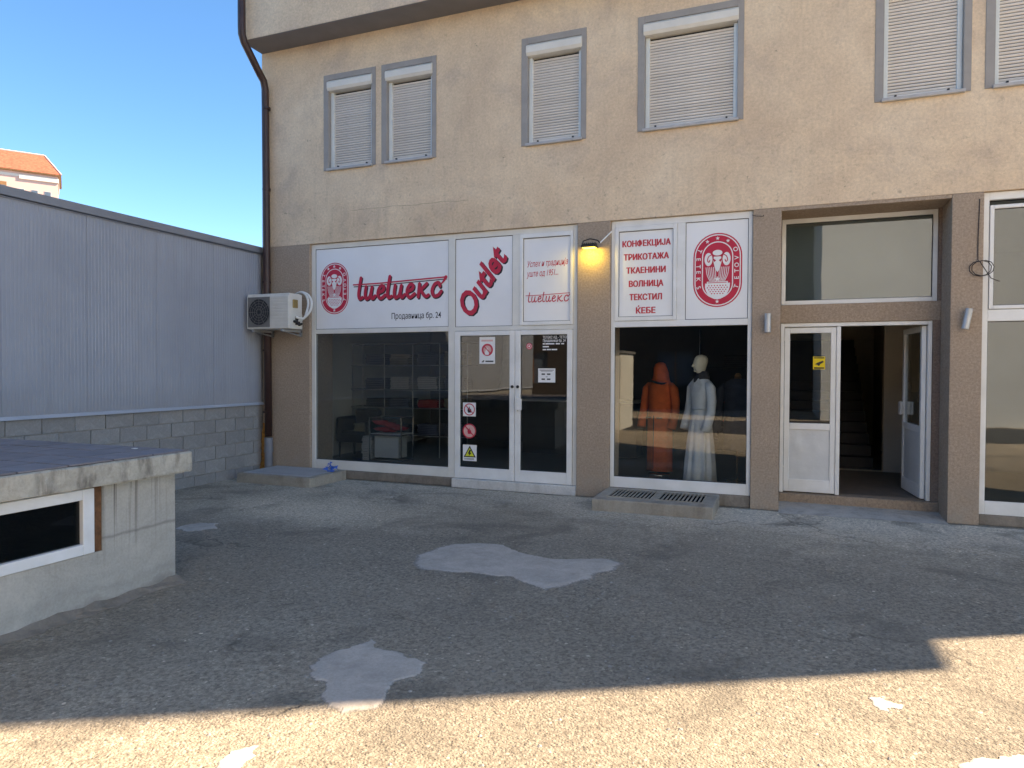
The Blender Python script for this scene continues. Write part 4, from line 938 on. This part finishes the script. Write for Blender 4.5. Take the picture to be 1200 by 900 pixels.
# +X wall with window opening, facing right
def wall_x(b, x0,x1, ya,yb,z0,z1, hole):
    ys=[ya,hole[0],hole[1],yb]; zs=[z0,hole[2],hole[3],z1]
    for i in range(3):
        for j in range(3):
            if i==1 and j==1: continue
            b.add([(x1,ys[i],zs[j]),(x1,ys[i+1],zs[j]),(x1,ys[i+1],zs[j+1]),(x1,ys[i],zs[j+1])],[(0,1,2,3)])
            b.add([(x0,ys[i],zs[j]),(x0,ys[i+1],zs[j]),(x0,ys[i+1],zs[j+1]),(x0,ys[i],zs[j+1])],[(3,2,1,0)])
    a,c,d,e = hole
    b.add([(x0,a,d),(x1,a,d),(x1,a,e),(x0,a,e)],[(3,2,1,0)]); b.add([(x0,c,d),(x1,c,d),(x1,c,e),(x0,c,e)],[(0,1,2,3)])
    b.add([(x0,a,d),(x1,a,d),(x1,c,d),(x0,c,d)],[(0,1,2,3)]); b.add([(x0,a,e),(x1,a,e),(x1,c,e),(x0,c,e)],[(3,2,1,0)])
    b.add([(x0,yb,z0),(x1,yb,z0),(x1,yb,z1),(x0,yb,z1)],[(0,3,2,1)]); b.add([(x0,ya,z0),(x1,ya,z0),(x1,ya,z1),(x0,ya,z1)],[(0,1,2,3)])
b2 = MB(); wall_x(b2, WX-.22, WX, -8.4,-4.87,0,.884,(-7.1,-5.50,.405,.868)); b2.build('wall', M['wallconc'], cs)
b = MB(); b.box(-7.6,WX-.221,-5.07,-4.871,0,.884); b.build('wall', M['wallconc'], cs)
b = MB(); b.box(-7.6,WX-.221,-8.4,-8.2,0,.884); b.build('wall', M['wallconc'], cs)
# slab, slightly ragged lower edge
b = MB(); ny=60; ya,yb=-8.6,-4.80; rr=random.Random(4)
ys=[ya+(yb-ya)*i/ny for i in range(ny+1)]
vs=[];
for y_ in ys:
    j=rr.uniform(-.006,.006); vs+=[(-7.75,y_,.886),(SX+j*.6-.004,y_,.886+j),(SX+rr.uniform(-.003,.003),y_,.90+j),(SX+rr.uniform(-.003,.003),y_,1.035+rr.uniform(-.003,.002)),(SX-.012,y_,1.044),(-7.75,y_,1.044)]
fs=[]
for i in range(ny):
    for k in range(6): fs.append((i*6+k,(i+1)*6+k,(i+1)*6+(k+1)%6,i*6+(k+1)%6))
fs+=[tuple(range(6)),tuple(ny*6+k for k in range(5,-1,-1))]
b.add(vs,[f[::-1] for f in fs]); sl_=b.build('slab', M['slabedge'], cs)
b = MB(); b.box(-7.75,SX-.03,-8.6,-4.82,1.0445,1.0475); b.build('grout_bed', M['grout'], cs)
tw,tl = .33,.33; tb = MB(); tb.box(-tw/2+.007,tw/2-.007,-tl/2+.007,tl/2-.007,0,.010); tm = tb.mesh('tile', M['tile'])
xx = SX-.012-tw/2
while xx > -7.6:
    y_ = -4.815-tl/2
    while y_ > -8.5:
        link(bpy.data.objects.new('tile', tm), cs, Matrix.Translation((xx,y_,1.0478+random.uniform(-.0012,.0012))) @ Matrix.Rotation(random.uniform(-.004,.004),4,'X')); y_ -= tl
    xx -= tw
wf = MB(); fy0,fy1,fz0,fz1=-7.09,-5.565,.408,.866
for r in ((fy0,fy0+.085,fz0,fz1),(fy1-.085,fy1,fz0,fz1),(fy0+.085,fy1-.085,fz0,fz0+.075),(fy0+.085,fy1-.085,fz1-.075,fz1)): wf.box(WX-.055,WX+.012,r[0],r[1],r[2],r[3])
wo_ = wf.build('window_frame', M['pvcw'], cs, bevel=.006)
b = MB(); b.box(WX-.03,WX-.024,fy0+.085,fy1-.085,fz0+.075,fz1-.075); b.build('window_glass', M['dark_glass'], wo_)
b = MB(); b.box(WX-.205,WX-.2,fy0,fy1,fz0,fz1); b.build('dark_lining', M['lining'], wo_)
b = MB(); b.box(WX-.05,WX-.006,-5.563,-5.502,.407,.866); b.build('timber_strip', M['woodstrip'], cs)
# cement fillet along the foot
b = MB(); ys=[-8.4+i*(3.55)/40 for i in range(41)]; vs=[]
for y_ in ys: vs+=[(WX+.001,y_,.045+rr.uniform(-.012,.02)),(WX+.035+rr.uniform(-.01,.02),y_,.02),(WX+.075+rr.uniform(-.02,.03),y_,.001)]
b.add(vs,[(i*3+k,i*3+k+1,(i+1)*3+k+1,(i+1)*3+k) for i in range(40) for k in range(2)]); b.build('cement_fillet', M['plinth'], cs)
b = MB(); b.box(-4.86,-4.825,-4.96,-4.93,1.059,1.064); tag(b.build('paper_scrap', M['white']), 'tiny white paper scrap on the tiled slab', 'litter')

# ------------------------------------------------------------------ shop contents
FZ = .131
def mannequin(x,y,az,label,kind):
    e = empty('mannequin', (x,y,FZ), label, 'mannequin', 'mannequins in the shop window')
    Wm = Matrix.Translation((x,y,FZ)) @ Matrix.Rotation(az,4,'Z')
    cm = {'coat':M['orange'],'dress':M['grey_cloth'],'dark':M['navy_cloth']}[kind]
    pl = lambda amp,k,ph=0: (lambda a: 1+amp*math.sin(k*a+ph)+amp*.5*math.sin((k+4)*a+1.3*ph+1))
    if kind == 'dress':
        sec = [(0,0,.03,.225,.205,pl(.10,11)),(0,0,.25,.215,.19,pl(.095,11)),(0,0,.6,.19,.16,pl(.085,11)),(0,0,.85,.165,.135,pl(.05,11)),(0,0,1.02,.14,.11,pl(.01,9)),(0,0,1.12,.145,.11),(0,0,1.28,.17,.12),(0,0,1.40,.19,.105),(0,0,1.455,.15,.085),(0,0,1.49,.075,.06)]
        sh = 1.41
    else:
        sec = [(0,0,.06 if kind=='coat' else .45,.205,.17,pl(.03,7)),(0,0,.5,.20,.165,pl(.025,7)),(0,0,.85,.195,.155,pl(.015,7)),(0,0,1.05,.185,.14),(0,0,1.25,.195,.135),(0,0,1.37,.205,.115),(0,0,1.43,.16,.095),(0,0,1.47,.085,.07)]
        sh = 1.37
    b = MB(); b.loft(sec, 66); g_ = b.build('garment', cm, e, smooth=True, world=Wm)
    for sg in (-1,1):
        w_ = .19 if kind=='dress' else .21
        b = MB(); P=[(sg*(w_-.03),0,sh),(sg*(w_+.03),.0,sh-.07),(sg*(w_+.065),.0,sh-.25),(sg*(w_+.075),-.02,sh-.40),(sg*(w_+.07),-.07,sh-.56),(sg*(w_+.055),-.10,sh-.65)]
        b.tube(P,[.05,.068,.062,.058,.062,.066],14); b.build('sleeve', cm, e, smooth=True, world=Wm)
        b = MB(); hp = Vector(P[-1]); b.tube([hp,hp+Vector((0,-.01,-.05)),hp+Vector((0,-.015,-.10))],[.024,.030,.026],10)
        for k in range(4): q=hp+Vector((-.022+.015*k,-.015,-.10)); b.tube([q,q+Vector((0,-.008,-.04)),q+Vector((0,.004,-.075+abs(k-1.5)*.006))],[.009,.008,.006],6)
        q=hp+Vector((-sg*.025,-.02,-.05)); b.tube([q,q+Vector((-sg*.02,-.015,-.03)),q+Vector((-sg*.02,-.015,-.06))],[.010,.009,.007],6)
        if kind == 'dark': b.build('hand', M['mskin'] if kind=='dress' else M['dark_cloth'], e, smooth=True, world=Wm)
    if kind == 'dress':
        b = MB(); b.loft([(0,0,1.46,.055,.055),(0,-.005,1.53,.05,.05),(0,-.012,1.57,.052,.06),(0,-.022,1.60,.062,.085),(0,-.02,1.65,.072,.098),(0,-.01,1.70,.078,.104),(0,0,1.75,.072,.096),(0,0,1.785,.05,.068),(0,0,1.80,.015,.02)],24)
        b.loft([(0,-.105,1.625,.014,.012),(0,-.134,1.64,.017,.022),(0,-.110,1.69,.009,.012)],8); b.loft([(0,-.085,1.565,.02,.02),(0,-.10,1.578,.026,.02),(0,-.088,1.592,.02,.015)],8); b.loft([(0,-.098,1.595,.022,.012),(0,-.106,1.605,.022,.012),(0,-.10,1.615,.016,.008)],8)
        b.build('head', M['mskin'], e, smooth=True, world=Wm)
        b = MB(); b.loft([(0,.01,1.42,.15,.11),(0,.015,1.47,.125,.10),(0,.02,1.54,.085,.085),(0,.03,1.575,.075,.07)],22,cap=False); b.build('collar', M['dark_cloth'], e, smooth=True, world=Wm)
        for sg in (-1,1):
            b = MB(); b.add([(sg*.005,-.118,1.40),(sg*.11,-.10,1.30),(sg*.14,-.085,1.40),(sg*.06,-.08,1.48)],[(0,1,2,3)]); b.build('lapel', cm, e, world=Wm)
        for k in range(6):
            b = MB(); b.loft([(.0,-.112-.004*abs(k-3),1.36-k*.065,.007,.005),(.0,-.118-.004*abs(k-3),1.36-k*.065,.005,.004)],8); b.build('button', M['dark_cloth'], e, world=Wm)
        b = MB(); b.tube([(.146*math.cos(a),.116*math.sin(a),1.06) for a in [2*math.pi*i/24 for i in range(25)]],.012,8,cap=False); b.build('belt', cm, e, smooth=True, world=Wm)
    elif kind == 'coat':
        b = MB(); b.loft([(0,.01,1.42,.15,.12),(0,.02,1.48,.125,.12),(0,.02,1.55,.11,.12),(0,.0,1.62,.10,.105),(0,.0,1.68,.075,.08),(0,.01,1.71,.03,.035)],22); b.build('hood', cm, e, smooth=True, world=Wm)
        b = MB(); b.tube([(.15*math.cos(a),.12*math.sin(a)-.01,1.405+.02*math.sin(2*a)) for a in [2*math.pi*i/20 for i in range(21)]],.017,8,cap=False); b.build('hood_seam', M['dark_cloth'], e, smooth=True, world=Wm)
        b = MB(); b.box(-.005,.005,-.176,-.16,.1,.9); b.build('front_seam', M['dark_cloth'], e, world=Wm)
        for sg in (-1,1):
            b = MB(); b.box(sg*.05,sg*.14,-.168,-.15,.86,.88); b.build('pocket', M['dark_cloth'], e, world=Wm)
    else:
        b = MB(); b.tube([(0,0,.03),(0,0,1.5)],.016,10); b.build('pole', M['wood'], e, world=Wm)
        b = MB(); b.loft([(0,0,1.47,.05,.05),(0,0,1.52,.045,.045),(0,0,1.55,.02,.02)],14); b.build('neck_cap', M['wood'], e, smooth=True, world=Wm)
    b = MB(); b.loft([(0,0,.001,.17,.17),(0,0,.012,.17,.17),(0,0,.02,.05,.05)],24); b.build('base', M['chrome'], e, world=Wm)
    return e
mannequin(-1.70,1.55,rad(-25),'mannequin in a long orange-red hooded coat behind the shop glass','coat')
mannequin(-1.02,.80,rad(-50),'pale mannequin in a long light grey dress with dark collar','dress')
mannequin(-.56,1.25,rad(-20),'dress stand with a charcoal coat at the right of the mannequin window','dark')

def folded(parent_label, x,y,z,w,d,h,mat,name='folded_clothes',cat='clothes'):
    b = MB(); n=max(1,int(h/.03)); rr=random.Random(int(x*100+y*37+z*991))
    for k in range(n):
        j=rr.uniform(-.01,.01); b.box(x-w/2+j,x+w/2+j,y-d/2+j,y+d/2+j,z+k*h/n+.002,z+(k+1)*h/n)
    return tag(b.build(name, mat, bevel=.010), parent_label, cat, 'clothes in the shop')
# chrome shelving along the back of the display
sh = empty('shelf_unit', (-6.6,2.2,FZ), 'tall chrome shelving with folded clothes behind the left display window', 'shelves')
for x_ in (-7.55,-7.32,-6.85,-6.25,-5.70,-5.15):
    b = MB(); b.tube([(x_,2.0,FZ),(x_,2.0,2.2)],.010,8); b.build('post', M['steel'], sh)
for z_ in (.5,1.0,1.33,1.78,2.18):
    b = MB(); b.box(-7.57,-5.13,1.98,2.42,z_,z_+.02); b.build('shelf', M['wall_dk'], sh)
    b = MB(); b.tube([(-7.57,1.975,z_+.01),(-5.13,1.975,z_+.01)],.008,6); b.build('shelf_edge', M['steel'], sh)
mats_ = ['white_cloth','blue_cloth','navy_cloth','red_cloth','dark_cloth','tan_cloth','navy_cloth']
names = {'white_cloth':'white','blue_cloth':'slate blue','navy_cloth':'charcoal','red_cloth':'red','dark_cloth':'black','tan_cloth':'tan'}
cols = [('far left',-7.08),('left middle',-6.55),('right middle',-5.97),('far right',-5.43)]
lv = [('lowest',.52,.22),('second',1.02,.2),('third',1.352,.24),('top',1.80,.25)]
k=0
for li,(ln,z_,h_) in enumerate(lv):
    for ci,(cn,x_) in enumerate(cols):
        mt = [['navy_cloth','dark_cloth','blue_cloth','navy_cloth'],['dark_cloth','navy_cloth','red_cloth','tan_cloth'],['navy_cloth','white_cloth','white_cloth','blue_cloth'],['blue_cloth','tan_cloth','navy_cloth','tan_cloth']][li][ci]
        folded(f'folded {names[mt]} clothes in the {cn} bay of the {ln} chrome shelf', x_,2.2,z_,.40,.34,h_*(.7+.3*random.random()),M[mt])
# armchair-like black tub
t = empty('black_armchair', (-7.0,1.55,FZ), 'black upholstered armchair at the left end of the display window', 'armchair')
b = MB(); b.box(-7.42,-6.78,1.35,1.85,.40,.60); b.build('seat', M['leather'], t, bevel=.05)
b = MB(); b.box(-7.46,-7.34,1.33,1.88,.40,.86); b.build('armrest', M['leather'], t, bevel=.05)
b = MB(); b.box(-6.86,-6.74,1.33,1.88,.40,.80); b.build('armrest', M['leather'], t, bevel=.05)
b = MB(); b.box(-7.36,-6.84,1.78,1.92,.5,.98); b.build('backrest', M['leather'], t, bevel=.05)
for x_ in (-7.4,-6.8):
    for y_ in (1.38,1.84):
        b = MB(); b.tube([(x_,y_,.42),(x_,y_,FZ)],[.02,.014],8); b.build('leg', M['blackp'], t)
folded('rumpled tan garment on the black armchair', -6.98,1.55,.602,.30,.26,.14,M['tan_cloth'],'garment')
# chrome table frame with red clothes and a pale carton
t = empty('display_table', (-6.2,1.25,FZ), 'chrome tube display table heaped with red clothes', 'table')
for x_ in (-6.55,-5.93):
    for y_ in (1.05,1.45):
        b = MB(); b.tube([(x_,y_,FZ),(x_,y_,.90)],.012,8); b.build('leg', M['chrome'], t)
for z_ in (.16,.60,.89):
    b = MB(); b.tube([(-6.55,1.05,z_),(-5.93,1.05,z_),(-5.93,1.45,z_),(-6.55,1.45,z_),(-6.55,1.05,z_)],.010,8); b.build('rail', M['chrome'], t)
b = MB(); b.box(-6.54,-5.94,1.06,1.44,.605,.62); b.build('shelf', M['wall_in'], t)
b = MB(); rr=random.Random(8)
for k in range(9):
    cx,cy=-6.24+rr.uniform(-.2,.22),1.25+rr.uniform(-.1,.1); b.loft([(cx,cy,.622+.02*k,.10,.09),(cx,cy,.65+.022*k,.15,.12,lambda a,q=k: 1+.12*math.sin(5*a+q)),(cx,cy,.68+.02*k,.05,.05)],14)
tag(b.build('red_garments', M['red_cloth'], smooth=True), 'heap of red garments on the chrome display table', 'clothes', 'clothes in the shop')
b = MB(); b.box(-6.50,-6.02,1.12,1.40,.20,.55); b.box(-6.51,-6.01,1.11,1.41,.55,.575); tag(b.build('pale_box', M['wall_in'], bevel=.01), 'pale storage box under the chrome display table', 'box')
folded('small stack of white knitwear beside the chrome table', -6.70,1.30,FZ,.20,.24,.42,M['white_cloth'])
# counter and stand inside the doors
t = empty('sales_counter', (-3.6,3.4,FZ), 'dark sales counter with a pale top edge seen through the shop door', 'counter')
b = MB(); b.box(-4.6,-2.4,3.3,3.9,FZ,1.12); b.build('body', M['wall_dk'], t, bevel=.01)
b = MB(); b.box(-4.64,-2.36,3.26,3.94,1.121,1.16); b.build('top', M['wall_in'], t, bevel=.008)
for i,(x_,c) in enumerate(((-3.05,'red_cloth'),(-2.95,'dark_cloth'),(-2.84,'tan_cloth'),(-2.74,'navy_cloth'))):
    b = MB(); b.loft([(x_,2.6,.62,.035,.19),(x_,2.6,1.0,.034,.18),(x_,2.6,1.22,.03,.17),(x_,2.6,1.30,.012,.05)],14); b.tube([(x_,2.6,1.29),(x_,2.6,1.36),(x_+.01,2.6,1.385)],.004,6); tag(b.build('hanging_garment', M[c], smooth=True), f'{names[c]} garment hanging on the rail inside the door', 'garment', 'clothes in the shop')
t = empty('clothes_rail', (-2.9,2.6,FZ), 'thin chrome clothes rail inside the shop door', 'clothes rail')
for x_ in (-3.3,-2.6): b = MB(); b.tube([(x_,2.6,FZ),(x_,2.6,1.38)],.012,8); b.build('post', M['chrome'], t)
b = MB(); b.tube([(-3.3,2.6,1.38),(-2.6,2.6,1.38)],.010,8); b.build('bar', M['chrome'], t)
# pale shape added behind the left leaf to stand in for a bright reflection
b = MB(); b.loft([(-4.55,2.5,1.40,.20,.03),(-4.55,2.5,1.9,.13,.03,lambda a:1+.12*math.sin(7*a)),(-4.60,2.5,2.35,.07,.03)],40); tag(b.build('hanging_cloth', M['white_cloth'], smooth=True), 'pale cloth hanging behind the left door leaf', 'cloth')
# shelf at the back of the mannequin window
t = empty('back_shelf', (-.6,2.9,FZ), 'chrome wall shelf with red and dark clothes behind the mannequins', 'shelves')
for x_ in (-1.25,-.25):
    b = MB(); b.tube([(x_,2.8,FZ),(x_,2.8,2.4)],.012,8); b.build('post', M['chrome'], t)
for z_ in (.75,1.15,1.75):
    b = MB(); b.box(-1.25,-.2,2.8,3.15,z_,z_+.02); b.build('shelf', M['wall_dk'], t); b = MB(); b.tube([(-1.25,2.79,z_+.01),(-.2,2.79,z_+.01)],.008,6); b.build('shelf_edge', M['chrome'], t)
for z_,ln,c in ((.77,'lower','red_cloth'),(1.17,'middle','red_cloth'),(1.77,'upper','dark_cloth')): folded(f'{names[c]} folded clothes on the {ln} shelf behind the mannequins', -.62,2.97,z_,.5,.28,.2,M[c])

# ------------------------------------------------------------------ far house above the shed
hs = empty('far_house', (-116,68,0), 'pale pink house with terracotta hip roof far away above the shed wall', 'house')
Rp = Vector((-114,70.9,0)); Lp = Vector((-118.5,64.6,0)); U = (Lp-Rp).normalized(); Nn = Vector((U.y,-U.x,0)); 
if Nn.x < 0: Nn = -Nn
HW = Matrix(((U.x,-Nn.x,0,Rp.x),(U.y,-Nn.y,0,Rp.y),(0,0,1,0),(0,0,0,1)))   # x along the face leftwards, y into the house
def hb(name, mat, fn, parent=hs):
    b = MB(); fn(b)
    o = b.build(name, mat, None); 
    bm = bmesh.new(); bm.from_mesh(o.data); bm.transform(HW); bmesh.ops.recalc_face_normals(bm, faces=bm.faces); bm.to_mesh(o.data); bm.free()
    o.parent = parent; o.matrix_parent_inverse = WM[parent.name].inverted(); return o
ZE = 34.3
hb('wall', M['pinkwall'], lambda b: b.box(0,16,0,9,0,ZE-.1))
hb('cornice', M['housewhite'], lambda b: (b.box(-.15,5.3,-.25,9.2,ZE-1.25,ZE-.55), b.box(5.3,16,-.05,9.2,ZE-.9,ZE-.5)))
hb('eaves', M['wood'], lambda b: b.box(-.45,16.4,-.55,9.5,ZE-.1,ZE+.06))
def rf(b):
    v=[(-.5,-.6,ZE+.07),(16.5,-.6,ZE+.07),(16.5,9.6,ZE+.07),(-.5,9.6,ZE+.07),(1.9,4.5,ZE+4.2),(14,4.5,ZE+4.2)]
    b.add(v,[(0,1,5,4),(1,2,5),(2,3,4,5),(3,0,4),(0,3,2,1)])
rfo = hb('roof', M['roof'], rf)
def ridge(b): b.tube([(1.9,4.5,ZE+4.23),(14,4.5,ZE+4.23)],.16,8); b.tube([(-.5,-.6,ZE+.12),(1.9,4.5,ZE+4.23)],.12,8)
hb('ridge_tiles', M['pinkwall'], ridge)
for fl in range(4):
    for u_ in (1.0,2.8,4.65):
        z_ = ZE-3.9-fl*3.2
        w_ = hb('window', M['housewhite'], lambda b: b.box(u_-.06,u_+.86,-.06,.05,z_-.5,z_+1.05)); WM[w_.name]=Matrix.Identity(4)
        o=hb('pane', M['housewin'], lambda b: b.box(u_,u_+.8,-.09,-.061,z_-.42,z_+1.0), hs); o.parent=w_; o.matrix_parent_inverse=Matrix.Identity(4)
w_=hb('window', M['wood'], lambda b: b.box(7.0,8.2,-.06,.05,ZE-4,ZE-2.0)); WM[w_.name]=Matrix.Identity(4)
o=hb('pane', M['housewin'], lambda b: b.box(7.12,8.08,-.09,-.061,ZE-3.9,ZE-2.6), hs); o.parent=w_; o.matrix_parent_inverse=Matrix.Identity(4)

# ------------------------------------------------------------------ across the street (seen as reflections in the glass)
gh = empty('white_hut', (-5,-11.2,0), 'small white plastered hut across the yard, mirrored in the mannequin window', 'hut')
b = MB(); b.box(-5.75,-4.25,-12.0,-10.3,0,2.22); b.build('wall', M['gwhite'], gh, bevel=.02)
b = MB(); b.box(-5.8,-4.2,-12.05,-10.25,2.222,2.30); b.build('roof', M['roofing'], gh, bevel=.01)
b = MB(); b.box(-5.55,-4.75,-10.299,-10.27,.02,1.95); b.build('door', M['steel'], gh)
ob = empty('opposite_block', (17,-20,0), 'pale tall block across the street, mirrored in the entrance transom', 'building')  # brought nearer and made larger to bounce warm fill into the shaded yard
hl = [(x,x+1.3,z,z+1.5) for z in (1.2,4.4,7.6,10.8) for x in (8.2,11.4,14.6,17.8,21.0,24.2,27.4)]
b = MB(); wall_holes(b, 1.3,32,0,14,-16.3,-16,hl); me = b.mesh('wall', M['paleblue']); bm=bmesh.new(); bm.from_mesh(me); bmesh.ops.remove_doubles(bm, verts=bm.verts, dist=1e-4); bmesh.ops.recalc_face_normals(bm, faces=bm.faces); bm.to_mesh(me); bm.free(); link(bpy.data.objects.new('wall', me), ob)
b = MB(); b.box(1.3,32,-26,-16.6,0,14); b.build('core', M['paleblue'], ob); b = MB(); b.box(1.1,32.2,-26.3,-15.7,14.01,14.3); b.build('roof', M['roofing'], ob)
for h in hl:
    b = MB(); b.box(h[0],h[1],-16.25,-16.2,h[2],h[3]); w_=b.build('window', M['housewin'], ob); b = MB(); b.box(h[0]+.62,h[0]+.68,-16.199,-16.17,h[2],h[3]); b.build('mullion', M['housewhite'], w_)
dk = empty('dark_terrace', (-24,-25,0), 'long dark brown terrace across the street, mirrored in the shop glass', 'building')  # unseen backdrop, added so the panes mirror dark wall instead of bright sky
hl2 = [(-46+k*3.4,-44.4+k*3.4,z,z+1.5) for k in range(13) for z in (1.1,4.3)]
b = MB(); wall_holes(b, -48,1.28,0,8.6,-22.3,-22,hl2); me = b.mesh('wall', M['terrace']); bm=bmesh.new(); bm.from_mesh(me); bmesh.ops.remove_doubles(bm, verts=bm.verts, dist=1e-4); bmesh.ops.recalc_face_normals(bm, faces=bm.faces); bm.to_mesh(me); bm.free(); link(bpy.data.objects.new('wall', me), dk)
b = MB(); b.box(-48,1.28,-31,-22.6,0,8.6); b.build('core', M['terrace'], dk)
b = MB(); b.box(-48.4,1.09,-31.4,-21.6,8.61,8.9); b.build('roof', M['roofing'], dk)
for h in hl2:
    b = MB(); b.box(h[0],h[1],-22.25,-22.2,h[2],h[3]); w_=b.build('window', M['housewin'], dk); b = MB(); b.box(h[0]+.76,h[0]+.84,-22.199,-22.17,h[2],h[3]); b.build('mullion', M['wood'], w_)
kk = empty('street_kiosk', (-12.4,-20.6,0), 'narrow peach and white kiosk across the street, mirrored in the left door leaf', 'kiosk')  # added sunlit box, stands in for a bright building mirrored in the door
b = MB(); b.box(-13.0,-11.8,-21.2,-19.9,0,.55); b.build('base', M['terrace'], kk)
b = MB(); b.box(-12.45,-11.8,-21.2,-19.9,.55,3.2); b.build('side', M['peach'], kk); b = MB(); b.box(-13.0,-12.45,-21.15,-19.95,.55,3.2); b.build('side', M['gwhite'], kk)
b = MB(); b.box(-13.1,-11.7,-21.3,-19.8,3.2,3.3); b.build('roof', M['roofing'], kk)
